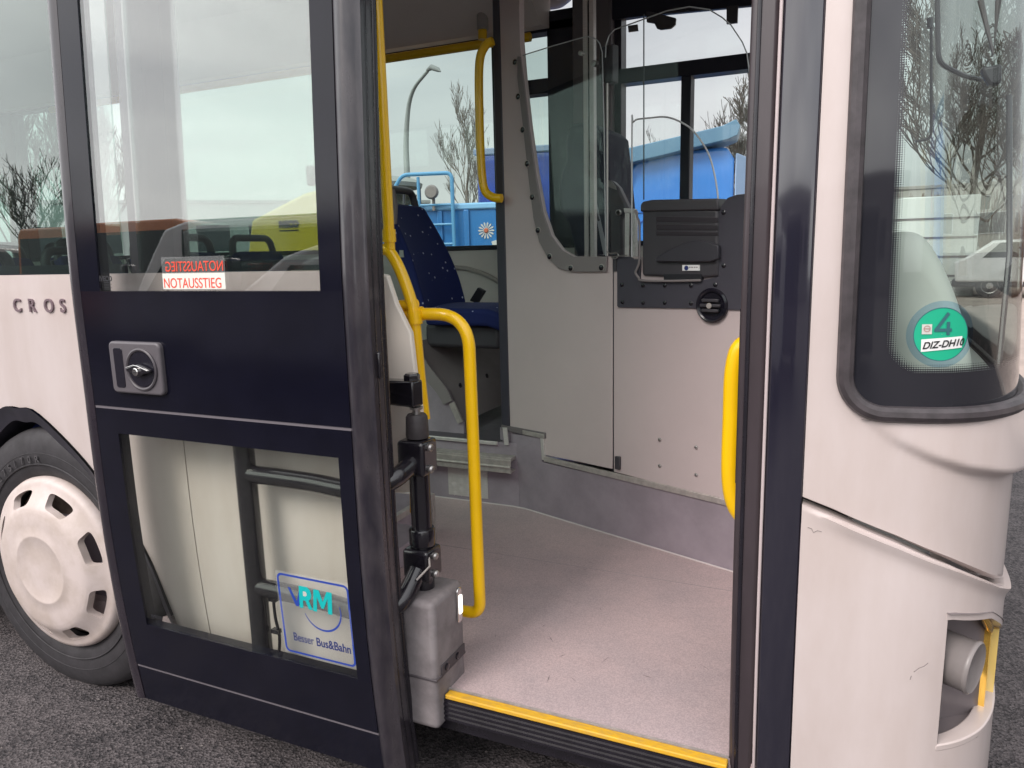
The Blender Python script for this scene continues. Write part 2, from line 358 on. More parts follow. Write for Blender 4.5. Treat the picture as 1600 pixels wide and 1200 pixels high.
def front_panel():
    b = MB(); cols = [i*.0165 for i in range(5)] + [.066+.0001] + [.066+.075*(1-math.cos(rad(a))) for a in range(8, 91, 8)]
    s = .15
    while s < STOT: cols.append(s); s += .014 if s < .7 else .05
    cols.append(STOT); cols = sorted(set(cols)); cols = cols + [2*STOT-c for c in reversed(cols[:-1])]
    nz = 46
    def z01(s, t):
        q = sym(s); z0 = interp(SEAM, q)+.006; z1 = zseal(q) if q >= .066 else 1.272
        return z0+(z1-z0)*t
    F = [[FP(s, z01(s, j/nz), relief(sym(s), z01(s, j/nz)) - (.014 if j == 0 else 0)) for s in cols] for j in range(nz+1)]
    n = len(cols); vs = [p for row in F for p in row]
    b.add(vs, [(j*n+i, j*n+i+1, (j+1)*n+i+1, (j+1)*n+i) for j in range(nz) for i in range(n-1)])
    # inner skin
    Gi = [FP(s, z01(s, j/4), -.03) for j in range(5) for s in cols]
    b.add(Gi, [(j*n+i, j*n+i+1, (j+1)*n+i+1, (j+1)*n+i) for j in range(4) for i in range(n-1)])
    return b
front_panel().build('front_panel', WHITE, P, smooth=60)
# narrow white corner post beside the windscreen
for nm, a, c in (('corner_post', 0.0, .066), ('corner_post', 2*STOT-.066, 2*STOT)):
    MB().slab(lambda u, v: FP(a+(c-a)*u, 1.272+(2.98-1.272)*v, .0), lambda u, v: FP(a+(c-a)*u, 1.272+(2.98-1.272)*v, -.05), 3, 16).build(nm, WHITE, P)
# bumper with lamp recess
LS0, LS1, LZ0, LZ1 = .288, .648, .47, .775
def bumper():
    b = MB(); cols = sorted(set([i*.012 for i in range(0, 80)] + [LS0, LS1] + [.96+.05*i for i in range(12) if .96+.05*i < STOT] + [STOT]))
    cols = cols + [2*STOT-c for c in reversed(cols[:-1])]
    def off(q, t):
        o = .004 + .013*min(1, max(0, (q-.12)/.3))
        lip = .011*math.exp(-((1-t)/.035)**2) if t < .995 else -.004
        return o + lip*min(1, q/.1)
    rows = [i/60 for i in range(57)] + [.94, .95, .96, .97, .98, .99, .995, 1.0]
    def z_(q, t): return .27 + (interp(SEAM, q)-.004-.27)*t
    n = len(cols); nr = len(rows)
    vs = [FP(s, z_(sym(s), t), off(sym(s), t) - (.03*(1-t/.1) if t < .1 else 0)) for t in rows for s in cols]
    vs += [FP(s, z_(sym(s), 1)-.0, -.035) for s in cols]; rows2 = nr+1
    fs = []
    for j in range(rows2-1):
        for i in range(n-1):
            q0, q1 = sym(cols[i]), sym(cols[i+1]); zc = .5*(z_(q0, rows[min(j, nr-1)])+z_(q0, rows[min(j+1, nr-1)]))
            if j < nr-1 and min(q0, q1) >= LS0-1e-4 and max(q0, q1) <= LS1+1e-4 and LZ0 < zc < recess_top(.5*(q0+q1)): continue
            fs.append((j*n+i, j*n+i+1, (j+1)*n+i+1, (j+1)*n+i))
    return b.add(vs, fs)
def recess_top(q): return .778 - .22*max(0, q-.30) - .35*max(0, q-.42)
bumper().build('bumper', WHITE, P, smooth=60)
def BO(q): return .0048+.013*min(1, max(0, (q-.12)/.3))
# recess liner, drum lamp, amber strip (both sides)
for sd_ in (0, 1):
    S_ = (lambda s: s) if not sd_ else (lambda s: 2*STOT-s)
    b = MB()
    b.sheet(lambda u, v: FP(S_(LS0-.004+(LS1-LS0)*u), .40+(recess_top(LS0+(LS1-LS0)*u)+.012-.40)*v, -.012-.05*math.sin(math.pi*min(1, u*1.6+.02))*1.0), 16, 10)
    b.sheet(lambda u, v: FP(S_(LS0-.004+(LS1-LS0)*u), recess_top(LS0+(LS1-LS0)*u)+.006, .02-.09*v), 16, 3)
    b.sheet(lambda u, v: FP(S_(LS0-.001), LZ0+(recess_top(LS0)+.004-LZ0)*u, .002-.06*v), 8, 3)
    b.sheet(lambda u, v: FP(S_(LS0-.004+(LS1-LS0)*u), LZ0-.004, .002-.10*v), 16, 3)
    hl = b.build('headlamp', mat('lamp_recess_grey', (.17, .145, .15), .3), P)
    c0 = FP(S_(.345), .650, -.055); c0.x += -.004; sy = -1 if sd_ == 0 else 1
    ax = Vector((.90, sy*.42, -.05)); fl_ = MB().lathe([(.0,-.034),(.024,-.031),(.043,-.020),(.053,-.002),(.056,.015),(.0555,.072),(.0575,.074),(.0575,.080),(.054,.083),(.050,.080),(.0,.074)], c0, ax, 36, close=False).build('fog_lamp', LENS, hl, smooth=60)
    MB().slab(lambda u, v: FP(S_(.512+.030*u), LZ0+(recess_top(.52)-.012-LZ0)*v, .000), lambda u, v: FP(S_(.512+.030*u), LZ0+(recess_top(.52)-.012-LZ0)*v, -.05), 4, 12).build('side_reflector', BRASS, hl, smooth=80)
    MB().slab(lambda u, v: FP(S_(.545+.040*u), LZ0+(recess_top(.57)-.006-LZ0)*v, -.010), lambda u, v: FP(S_(.545+.040*u), LZ0+(recess_top(.57)-.006-LZ0)*v, -.05), 4, 12).build('lamp_gap', mat('lamp_gap', (.035,.02,.012), .3), hl, smooth=80)
    MB().slab(lambda u, v: FP(S_(.588+.058*u), LZ0+(recess_top(.61)-.004-LZ0)*v, .014), lambda u, v: FP(S_(.588+.058*u), LZ0+(recess_top(.61)-.004-LZ0)*v, -.05), 4, 12).build('indicator', mat('amber_lens', (.92, .66, .20), .08, coat=1), hl, smooth=80)
    MB().slab(lambda u, v: FP(S_(LS0-.004+(LS1+.012-LS0)*u), LZ0-.006+.016*v, BO(LS0-.004+(LS1+.012-LS0)*u)), lambda u, v: FP(S_(LS0-.004+(LS1+.012-LS0)*u), LZ0-.006+.016*v, -.02), 20, 2).build('lamp_bezel', WHITE, hl, bevel=.003, smooth=60)
    MB().slab(lambda u, v: FP(S_(LS0-.004+(LS1+.004-LS0)*u), recess_top(LS0+(LS1-LS0)*u)-.010+.013*v, BO(LS0-.004+(LS1+.004-LS0)*u)), lambda u, v: FP(S_(LS0-.004+(LS1+.004-LS0)*u), recess_top(LS0+(LS1-LS0)*u)-.010+.013*v, -.01), 24, 2).build('lamp_bezel', WHITE, hl, smooth=60)
    MB().tube([FP(S_(LS0+.003), LZ0+.01+(recess_top(LS0)-LZ0-.016)*i/10, .004) for i in range(11)], .0035, 6).build('lamp_gasket', RUBBERD, hl, smooth=80)
    MB().tube([FP(S_(q_), recess_top(q_)-.012-.02*(q_-.44)/.1, -.004) for q_ in (.430,.455,.48,.51,.54)], [.004,.008,.010,.009,.006], 8).build('reflector_rim', BRASS, hl, smooth=80)
# windscreen
def windscreen():
    b = MB(); cols = [.072+.004*i for i in range(60)]; 
    while cols[-1] < STOT-.03: cols.append(cols[-1]+.02)
    cols.append(STOT); cols = cols + [2*STOT-c for c in reversed(cols[:-1])]
    n = len(cols); nz = 30
    def zz(s, t):
        q = sym(s); z0 = zseal(q)+.004; return z0+(2.80-z0)*t
    vs = [FP(s, zz(s, j/nz), .004) for j in range(nz+1) for s in cols]
    b.add(vs, [(j*n+i, j*n+i+1, (j+1)*n+i+1, (j+1)*n+i) for j in range(nz) for i in range(n-1)])
    o = b.build('windscreen', WS, P, smooth=80)
    uv = o.data.uv_layers.new(name='sz'); flat = [(s, zz(s, j/nz)) for j in range(nz+1) for s in cols]
    for lp in o.data.loops:
        s, z = flat[lp.vertex_index]; uv.data[lp.index].uv = (sym(s), z)
    return o
def ws_mat():
    m, N, L = new_mat('windscreen_glass_with_frit')
    o = N.new('ShaderNodeOutputMaterial'); t = N.new('ShaderNodeBsdfTransparent'); t.inputs[0].default_value = (.83, .90, .87, 1)
    g = N.new('ShaderNodeBsdfGlossy'); g.inputs['Roughness'].default_value = 0
    f = N.new('ShaderNodeFresnel'); gb = N.new('ShaderNodeNewGeometry'); im = N.new('ShaderNodeMapRange')
    im.inputs['To Min'].default_value = 1.5; im.inputs['To Max'].default_value = 1/1.5; L.new(gb.outputs['Backfacing'], im.inputs[0]); L.new(im.outputs[0], f.inputs[0])
    mu = N.new('ShaderNodeMath'); mu.operation = 'MULTIPLY'; mu.inputs[1].default_value = 1.15; mu.use_clamp = True
    x = N.new('ShaderNodeMixShader'); L.new(f.outputs[0], mu.inputs[0]); L.new(mu.outputs[0], x.inputs[0]); L.new(t.outputs[0], x.inputs[1]); L.new(g.outputs[0], x.inputs[2])
    k = N.new('ShaderNodeBsdfPrincipled'); k.inputs['Base Color'].default_value = (.02, .02, .026, 1); k.inputs['Roughness'].default_value = .06; k.inputs['Coat Weight'].default_value = .4
    y = N.new('ShaderNodeMixShader')
    uv = N.new('ShaderNodeUVMap'); uv.uv_map = 'sz'; sp = N.new('ShaderNodeSeparateXYZ'); L.new(uv.outputs[0], sp.inputs[0])
    def math_(op, a, b=None, c=None, cl=False):
        n = N.new('ShaderNodeMath'); n.operation = op; n.use_clamp = cl
        for i, v in enumerate((a, b, c)):
            if v is None: continue
            if hasattr(v, 'links'): L.new(v, n.inputs[i])
            else: n.inputs[i].default_value = v
        return n.outputs[0]
    # distance to the clear area: frit below z 1.285 and left of s 0.15, rounded corner
    dx = math_('MAXIMUM', math_('SUBTRACT', .205, sp.outputs[0]), 0); dz = math_('MAXIMUM', math_('SUBTRACT', 1.345, sp.outputs[1]), 0)
    dd = math_('SQRT', math_('ADD', math_('MULTIPLY', dx, dx), math_('MULTIPLY', dz, dz)))
    dens = math_('MULTIPLY_ADD', dd, 1/.028, -(.042/.028), cl=True)      # 0 clear .. 1 solid
    ds = .0042
    a = math_('MULTIPLY', math_('ADD', sp.outputs[0], sp.outputs[1]), math.pi/ds); b2 = math_('MULTIPLY', math_('SUBTRACT', sp.outputs[0], sp.outputs[1]), math.pi/ds)
    pat = math_('MULTIPLY_ADD', math_('MULTIPLY', math_('SINE', a), math_('SINE', b2)), .5, .5)
    on = math_('GREATER_THAN', math_('MULTIPLY_ADD', dens, 1.3, -.15), pat)
    L.new(on, y.inputs[0]); L.new(x.outputs[0], y.inputs[1]); L.new(k.outputs[0], y.inputs[2]); L.new(y.outputs[0], o.inputs[0])
    return m
WS = ws_mat(); WSO = windscreen()
# seal
b = MB(); path = [FP(.068, z, .006) for z in [2.8-.08*i for i in range(19)] if z > 1.29]
for a in range(0, 91, 10): path.append(FP(.068+.075*(1-math.cos(rad(a))), SEALO+.001+.075*(1-math.sin(rad(a))), .006))
s = .16
while s < 2*STOT-.15: path.append(FP(s, SEALO+.001, .006 + (.010 if .3 < s < 2*STOT-.3 else .010*max(0, (min(s, 2*STOT-s)-.16)/.14)))); s += .03
b.tube(path, .0165, 10); b.build('windscreen_seal', mat('seal_rubber', (.065, .055, .06), .35, var=.4, vscale=30), WSO)
# green emission badge (inside the glass)
SB = .236; ZB = 1.355
def onws(x, z, off=-.004): return FP(SB+x, ZB+z, off)
def disc(r0, r1, off, m, nm):
    b = MB(); n = 48; K = 10 if r0 < .01 else 2
    vs = [onws((r0+(r1-r0)*j/K)*math.cos(2*math.pi*k/n), (r0+(r1-r0)*j/K)*math.sin(2*math.pi*k/n), off) for j in range(K+1) for k in range(n)]
    b.add(vs, [(j*n+k, j*n+(k+1) % n, (j+1)*n+(k+1) % n, (j+1)*n+k) for j in range(K) for k in range(n)])
    return b.build(nm, m, WSO, smooth=80)
disc(.0005, .0505, .0062, GREEN, 'emission_badge'); disc(.0515, .064, .0062, FILMB, 'badge_film'); disc(.0500, .0516, .0066, DGREEN, 'badge_border')
e0 = onws(0, 0, .0085); ex = (onws(.03, 0)-onws(-.03, 0)).normalized(); ez = V(0, 0, 1)
def bent(o_):                                   # wrap a flat mark onto the curved glass
    me = o_.data; base = WPOS[o_.name]
    for v in me.vertices:
        w = v.co + base; x_ = (w-e0).dot(ex); z_ = w.z - ZB
        v.co = onws(x_, z_, .0075+bent.k) - base
bent.k = 0
b = MB()
for (xa, za), (xb, zb), w in (((.0105,.041),(-.0125,.0075),.0062), ((-.0145,.0085),(.0175,.0085),.0060), ((.0105,.024),(.0105,-.001),.0062)):
    p_, q_ = e0+ex*xa+ez*za, e0+ex*xb+ez*zb; dn = (q_-p_).normalized(); sn = dn.cross(ex.cross(ez)).normalized()*w/2
    b.sheet(lambda u, v: (p_+(q_-p_)*u)+sn*(2*v-1), 8, 1)
t_ = b.build('badge_number', DGREEN, WSO, smooth=0); bent(t_)
b = MB().sheet(lambda u, v: e0+ex*(-.037+.076*u)+ez*((-.033+.007*u)*(1-v)+(-.009+.005*u)*v), 10, 2); o_ = b.build('plate_label', WHITEP, WSO, smooth=0); bent(o_)
bent.k = .0012
t_ = text('plate_writing', 'DIZ-DH10', .0185, e0 + ex*-.0355 + ez*-.0275, (ex+ez*.085), ez, BLKP, WSO, off=.0004, xs=.93, shear=.3); bent(t_)
bent.k = 0
b = MB().add([e0+ex*a+ez*c for a, c in ((-.037,.001),(-.019,.001),(-.019,.020),(-.037,.020))], [(0,1,2,3)]); o_ = b.build('badge_stamp', mat('stamp', (.62, .62, .58), .5), WSO, smooth=0); bent(o_)
bent.k = .001
b = MB(); n = 20; b.add([e0+ex*(-.028+r*math.cos(2*math.pi*k/n))+ez*(.0115+r*math.sin(2*math.pi*k/n)) for r in (.0048, .0062) for k in range(n)], [(k, (k+1) % n, n+(k+1) % n, n+k) for k in range(n)])
b.add([e0+ex*a+ez*c for a, c in ((-.033,.0108),(-.023,.0108),(-.023,.0124),(-.033,.0124))], [(0,1,2,3)])
o_ = b.build('stamp_ring', mat('stamp_red', (.45, .25, .22), .5), WSO, smooth=0); bent(o_)

# ---- side body, right side (y=0) and left side (y=2.55)
XR = -11.6
ARCHF = [(-3.25,.31),(-3.17,.57),(-3.07,.71),(-2.93,.874),(-2.72,1.024),(-2.62,1.036),(-2.519,1.024),(-2.304,.874),(-2.161,.713),(-2.064,.57),(-1.985,.313)]
def arch(x):
    z = .30
    for dx in (0, -5.9):
        if ARCHF[0][0]+dx < x < ARCHF[-1][0]+dx:
            t = [p.z if False else p for p in ARCHF]; z = max(z, interp([(a+dx, c) for a, c in ARCHS], x))
    return z
ARCHS = [(p.x, p.z) for p in smooth_path([(a, 0, c) for a, c in ARCHF], 6)]
def side(yo, yi, x0, x1, nm, parent, m=WHITE):
    b = MB(); n = int(abs(x1-x0)/.035)
    F = lambda y: (lambda u, v: V(x0+(x1-x0)*u, y, arch(x0+(x1-x0)*u)+(1.493-arch(x0+(x1-x0)*u))*v))
    return b.slab(F(yo), F(yi), n, 12).build(nm, m, parent, ln=True, smooth=50)
SP = side(0, .04, XR, -1.845, 'side_panel', P)
MB().box(-1.841, -1.175, .0, .04, .30, 1.493, 2, 12).build('side_panel', WHITE, P, ln=True)
side(2.55, 2.51, XR, -.072, 'side_panel', P)
MB().box(-1.847, -1.839, .006, .03, .32, 1.49, 1, 12).build('panel_seam', RUBBERD, P, ln=True)
# wheel arch lips + dark housings
for dx in (0, -5.9):
    pth = [V(a+dx, -.006, c) for a, c in ARCHS]
    b = MB(); n = len(pth)
    def off2(p, k): 
        c = V(-2.62+dx, p.y, .42); v = (c-p); return p + v.normalized()*k
    fr = [V(p.x, -.010, p.z) for p in pth]; bk = [V(off2(p, .055).x, .012, off2(p, .055).z) for p in pth]; b3 = [V(off2(p, .06).x, .30, off2(p, .06).z) for p in pth]
    b.add(fr+bk+b3, [(i, i+1, n+i+1, n+i) for i in range(n-1)] + [(n+i, n+i+1, 2*n+i+1, 2*n+i) for i in range(n-1)])
    b.build('wheel_arch', mat('arch_trim', (.035, .033, .045), .4, var=.3, vscale=12), P, ln=True)
    MB().box(-3.3+dx, -1.95+dx, .30, .34, .25, 1.05).build('wheel_housing', RUBBERD, P)
# wheels
HZ = .472
def wheel(cx, yface, sgn, steer=True, detail=True):
    tyre_p = [(.30,.06),(.31,.03),(.327,.012),(.355,.004),(.40,-.002),(.44,.004),(.465,.012),(.482,.026),(.489,.045),(.491,.12),(.491,.2),(.48,.24),(.44,.27),(.30,.27)]
    w = empty('wheel', (cx, yface, HZ), parent=P)
    b = MB().lathe([(r, h) for r, h in tyre_p], (cx, yface, HZ), (0, sgn, 0), 96, close=False)
    for r in (.405, .365):
        b.lathe([(r-.003,.0005),(r-.001,-.0025),(r+.001,-.0025),(r+.003,.0005)], (cx, yface, HZ), (0, sgn, 0), 96, close=False)
    t = b.build('tyre', TYRE, w, smooth=40)
    MB().lathe([(.30,.07),(.285,.05),(.27,.07),(.26,.12),(.10,.13),(.0,.13)], (cx, yface, HZ), (0, sgn, 0), 64, close=False).build('rim', RIM, w)
    if not detail: return w
    # hub cover with eight rounded windows round the shoulder
    NH = 8; EDG = 14; nseg = NH*EDG; b = MB()
    prf = [(r*1.04, h) for r, h in [(.304,.030),(.307,.008),(.300,-.008),(.290,-.013),(.276,-.017),(.262,-.024),(.248,-.033),(.235,-.042),(.224,-.050),(.214,-.056),(.198,-.0605),(.160,-.063),(.126,-.064),(.122,-.0662),(.115,-.0662),(.111,-.064),(.06,-.0645)]]
    def hh(r):
        for (r1, h1), (r2, h2) in zip(prf[1:], prf[2:]):
            if r1 >= r >= r2: return h1+(h2-h1)*(r1-r)/(r1-r2)
        return prf[-1][1]
    def PT(r, a, dh=0): return V(cx + r*math.cos(a), yface + sgn*(hh(r)+dh), HZ + r*math.sin(a))
    RO, RI = .290*1.04, .198*1.04
    def rings(rs):
        vs = [V(cx+r*math.cos(2*math.pi*k/nseg), yface+sgn*h, HZ+r*math.sin(2*math.pi*k/nseg)) for r, h in rs for k in range(nseg)]
        b.add(vs, [(i*nseg+k, i*nseg+(k+1) % nseg, (i+1)*nseg+(k+1) % nseg, (i+1)*nseg+k) for i in range(len(rs)-1) for k in range(nseg)])
        return vs
    rings(prf[:4]); v2 = rings(prf[10:]); b.add(v2[-nseg:], [tuple(range(nseg))])
    for hN in range(NH):
        a0, a1 = 2*math.pi*hN/NH, 2*math.pi*(hN+1)/NH
        per = [(-1+2*i/EDG, 1) for i in range(EDG)] + [(1, 1-2*i/8) for i in range(8)] + [(1-2*i/EDG, -1) for i in range(EDG)] + [(-1, -1+2*i/8) for i in range(8)]
        def hole(u, v):                          # rounded trapezoid, wider outside
            t = math.atan2(v, u); c, s_ = math.cos(t), math.sin(t); k = (abs(c)**5+abs(s_)**5)**(-1/5)
            hv = .03+.52*k*s_; return ((.54+.12*hv)*k*c, hv)
        rows = []; K = 7
        for j in range(K+1):
            t = j/K; t = 1-(1-t)**1.5
            row = []
            for u, v in per:
                x, y = hole(u, v); uu, vv = u+(x-u)*t, v+(y-v)*t
                row.append(PT((RO+RI)/2+vv*(RO-RI)/2, (a0+a1)/2+uu*(a1-a0)/2))
            rows.append(row)
        rows.append([p+V(0, sgn*.005, 0) + (V(cx, p.y, HZ)-p)*0 for p in rows[-1]]); rows.append([p+V(0, sgn*.020, 0) for p in rows[-1]])
        m_ = len(per); b.add([p for r_ in rows for p in r_], [(j*m_+i, j*m_+(i+1) % m_, (j+1)*m_+(i+1) % m_, (j+1)*m_+i) for j in range(len(rows)-1) for i in range(m_)])
    o = b.build('hubcap', HUB, w, smooth=40)
    bm = bmesh.new(); bm.from_mesh(o.data); bmesh.ops.remove_doubles(bm, verts=bm.verts, dist=.0004); bmesh.ops.recalc_face_normals(bm, faces=bm.faces); bm.to_mesh(o.data); bm.free()
    o.data.shade_smooth(); o.data.set_sharp_from_angle(angle=rad(45)); o.rotation_euler = (0, rad(-8), 0) if False else (0, 0, 0)
    return w
WH = wheel(-2.535, .004, 1)
TL = mat('tyre_letter', (.075, .07, .075), .6)
for i_, ch in enumerate('275/70R'):
    a_ = rad(133-6.2*i_); rr = .372; c_ = V(-2.535+rr*math.cos(a_), -.0005, HZ+rr*math.sin(a_)); tx = V(math.sin(a_), 0, -math.cos(a_)); tz = V(math.cos(a_), 0, math.sin(a_))
    text('tyre_lettering', ch, .036, c_, tx, tz, TL, WH, ext=.0015)
wheel(-8.5, .012, 1); wheel(-2.535, 2.538, -1, detail=False); wheel(-8.5, 2.538, -1, detail=False)
# lettering
for i, ch in enumerate('CROSSWAY'):
    text('lettering', ch, .062, V(-2.567+.0790*i, -.003, 1.372), (1, 0, 0), (0, 0, 1), GREYP, P, ext=.003, xs=.95, off=.0008)

# ---- glazing band of the right side
zt0, zt1 = 1.493, 2.70
pillars = [-2.13, -3.75, -5.35, -6.95, -8.55, -10.1]
wins = [(-1.86, -1.25)] + [(a, b_-.0) for a, b_ in ((-3.62,-2.13),(-5.22,-3.74),(-6.82,-5.34),(-8.42,-6.94),(-10.0,-8.54),(-11.45,-10.12))]
for a, c in wins:
    w = MB().box(a-.10, c+.10, .004, .010, zt0+.002, zt1, 1, 10).build('side_window', GLSIDE, P, ln=True)
    MB().box(a-.10, c+.10, .0105, .022, zt0+.002, zt0+.03).build('window_frame', WINBLK, w, ln=True)
for x in (-1.91, -3.68, -5.28, -6.88, -8.48, -10.06, -11.5):
    hw = .092 if x == -1.91 else .06
    MB().box(x-hw, x+hw, .012, .07, zt0, zt1, 1, 10).build('window_pillar', WINBLK, P, ln=True)
MB().box(-1.25, -1.175, -.001, .07, zt0, zt1, 1, 10).build('window_pillar', BLACKP, P, ln=True)
MB().box(XR, -.07, .0, .05, zt1+.002, 2.98, 1, 4).build('cantrail', BLACKP, P, ln=True)
MB().box(-1.173, -.07, .0, .05, 2.50, zt1, 1, 2).build('door_header', BLACKP, P, ln=True)
# roof + ends
b = MB(); prof = [(.055,2.98),(.10,3.03),(.3,3.07),(.8,3.09),(1.275,3.095),(1.75,3.09),(2.25,3.07),(2.45,3.03),(2.495,2.98)]
b.slab(lambda u, v: V(XR+(.36-XR)*u, interp([(i/8, p[0]) for i, p in enumerate(prof)], v), interp([(i/8, p[1]) for i, p in enumerate(prof)], v)),
       lambda u, v: V(XR+(.36-XR)*u, interp([(i/8, p[0]) for i, p in enumerate(prof)], v), interp([(i/8, p[1]) for i, p in enumerate(prof)], v)-.03), 4, 8)
b.build('roof', WHITE, P)
MB().slab(lambda u, v: FP(.07+(2*STOT-.14)*u, 2.80+.19*v, .0), lambda u, v: FP(.07+(2*STOT-.14)*u, 2.80+.19*v, -.05), 60, 2).build('destination_header', BLACKP, P, smooth=80)
MB().box(XR-.04, XR-.002, .02, 2.53, .3, 3.0).build('rear_wall', WHITE, P, bevel=.02)

# ---- right-hand door post group
MB().slab(lambda u, v: V(-.143+.074*u, -.003-.006*math.sin(math.pi*u), .30+2.2*v), lambda u, v: V(-.143+.074*u, .07, .30+2.2*v), 6, 14).build('door_pillar', mat('pillar_gloss', (.016,.015,.026), .1, coat=1.0, spec=.7), P, ln=True, bevel=.004)
b = MB(); b.box(-.205, -.152, .001, .11, .30, 2.50, 1, 14); b.build('door_post', mat('post_rubber', (.055, .042, .048), .32, coat=.25, var=.3, vscale=12, stretch=(1, 1, .2)), P, ln=True, bevel=.008)
b = MB(); b.tube([V(-.188, .0+lean(z), z) for z in [.3+.1*i for i in range(23)]], .0045, 8); b.build('post_bead', RUBBERD, P)
b = MB(); b.box(-.151, -.1445, -.006, .06, .30, 2.50, 1, 14); b.build('edge_strip', mat('edge_strip', (.50, .42, .42), .3), P, ln=True, bevel=.002)
b = MB(); b.box(-.2075, -.2035, .02, .06, 1.02, 1.40); b.build('latch_cover', RUBBERD, P)

# ---- door leaf pushed back along the side
LY = -.15
LEAF = empty('door_leaf', (-1.56, LY, .13), parent=P)
X0, X1, ZT = -2.018, -1.098, 2.62
UG = (-1.937, -1.162, 1.448, 2.50); LG = (-1.932, -1.142, .420, 1.034)
b = MB()
def lp(x0, x1, z0, z1, y0=LY, y1=LY+.035): b.box(x0, x1, y0, y1, z0, z1, 1, max(1, int((z1-z0)/.12)))
lp(X0, UG[0], 1.448, ZT); lp(UG[1], X1, 1.448, ZT); lp(UG[0], UG[1], UG[3], ZT)
lp(X0, X1, 1.114, 1.448)
b.build('leaf_panel', BLACKP, LEAF, ln=True)
b = MB()
lp(X0, LG[0], .420, 1.034); lp(LG[1], X1, .420, 1.034); lp(X0, X1, 1.034, 1.106); lp(X0, X1, .262, .420)
b.build('leaf_panel', BLACKP, LEAF, ln=True)
b = MB(); lp(X0, X1, .13, .254, LY+.002, LY+.035); b.build('leaf_skirt', BLACKP, LEAF, ln=True)
GRV = mat('groove_edge', (.15, .135, .15), .35)
for z_ in (1.106, .254): MB().box(X0, X1, LY+.002, LY+.03, z_, z_+.008).build('panel_groove', GRV, LEAF, ln=True)
GU = MB().box(UG[0]-.01, UG[1]+.01, LY+.004, LY+.009, UG[2]-.01, UG[3]+.01, 1, 10).build('upper_glass', GLS, LEAF, ln=True)
MB().box(LG[0]-.01, LG[1]+.01, LY+.004, LY+.009, LG[2]-.01, LG[3]+.01, 1, 6).build('lower_glass', glass('lower_leaf_glass', (.97, .995, .965), .6), LEAF, ln=True)
# rubber stiles
b = MB(); zs = [.125+.1*i for i in range(26)]
b.slab(lambda u, v: V(-2.086+.066*u, LY-.006*math.sin(math.pi*u)+(.03*(1-u)**3), .13+2.5*v), lambda u, v: V(-2.086+.066*u, LY+.045, .13+2.5*v), 8, 24)
b.build('edge_rubber', RUBBER, LEAF, ln=True, smooth=60)
b = MB()
b.slab(lambda u, v: V(-1.096+.066*u, LY-.014*math.sin(math.pi*min(1, u*1.1))+.012*u*u, .13+2.5*v), lambda u, v: V(-1.096+.066*u, LY+.05, .13+2.5*v), 10, 24)
b.build('closing_rubber', WORN, LEAF, ln=True, smooth=60)
b = MB()
for x, y, r in ((-1.040, LY+.030, .011), (-1.046, LY+.057, .014), (-1.050, LY+.085, .012)):
    b.tube([V(x, y, z) for z in zs], r, 12)
b.box(-1.09, -1.048, LY+.040, LY+.085, .13, 2.63, 1, 24)
b.build('finger_guard', RUBBERD, LEAF, ln=True, smooth=60)
b = MB(); b.box(-1.040, -1.022, LY+.028, LY+.040, 1.235, 1.30); b.build('leaf_latch', BLKM, LEAF, bevel=.004)
# handle plate with pull slot and rotary lock
b = MB(); hx0, hx1, hz0, hz1 = -1.913, -1.711, 1.160, 1.308
hp = rrect(hx0, hx1, hz0, hz1, .016)
def ring_plate(b, outer, holes_y, y0, y1):
    pass
b.poly([V(x, LY-.014, z) for x, z in hp], V(0, .02, 0)); hpo = b.build('handle_plate', mat('handle_plastic', (.10, .09, .10), .4, bump=.2, bscale=900), LEAF, bevel=.006, seg=3)
b = MB(); b.poly([V(x, LY-.0155, z) for x, z in rrect(-1.893, -1.857, 1.176, 1.290, .008)], V(0, .003, 0)); b.build('pull_slot', PLASTK, LEAF, bevel=.001)
kc = V(-1.785, LY-.014, 1.232)
MB().lathe([(.060,.002),(.060,-.004),(.056,-.006),(.052,-.004),(.050,.001)], kc, (0, 1, 0), 48, close=False).build('lock_ring', mat('lock_ring', (.07, .062, .07), .35), LEAF)
MB().lathe([(.0505,.0005),(.049,-.0025),(.03,-.002),(.001,-.0015)], kc, (0, 1, 0), 48, close=False).build('lock_dish', PLASTK, LEAF)
b = MB(); b.poly([kc+V(x, -.004, z) for x, z in ((-.046,.004),(-.02,.012),(0,.016),(.02,.012),(.046,.002),(.046,-.006),(.02,-.010),(0,-.020),(-.02,-.012),(-.046,-.004))], V(0, -.012, 0)); b.build('lock_lever', BLKM, LEAF, bevel=.003)
b = MB(); b.tube([kc+V(-.042,-.018,.006), kc+V(-.01,-.019,.014), kc+V(.006,-.019,.012), kc+V(.042,-.018,.000)], .0013, 6); b.lathe([(.011,0),(.011,-.006),(.009,-.008),(.0,-.008)], kc+V(-.002,-.016,-.004), (0,1,0), 20); b.build('lock_cylinder', CHR, LEAF)
MB().box(kc.x-.006, kc.x+.002, kc.y-.026, kc.y-.0235, kc.z-.0055, kc.z-.0025).build('key_slot', BLKP, LEAF)
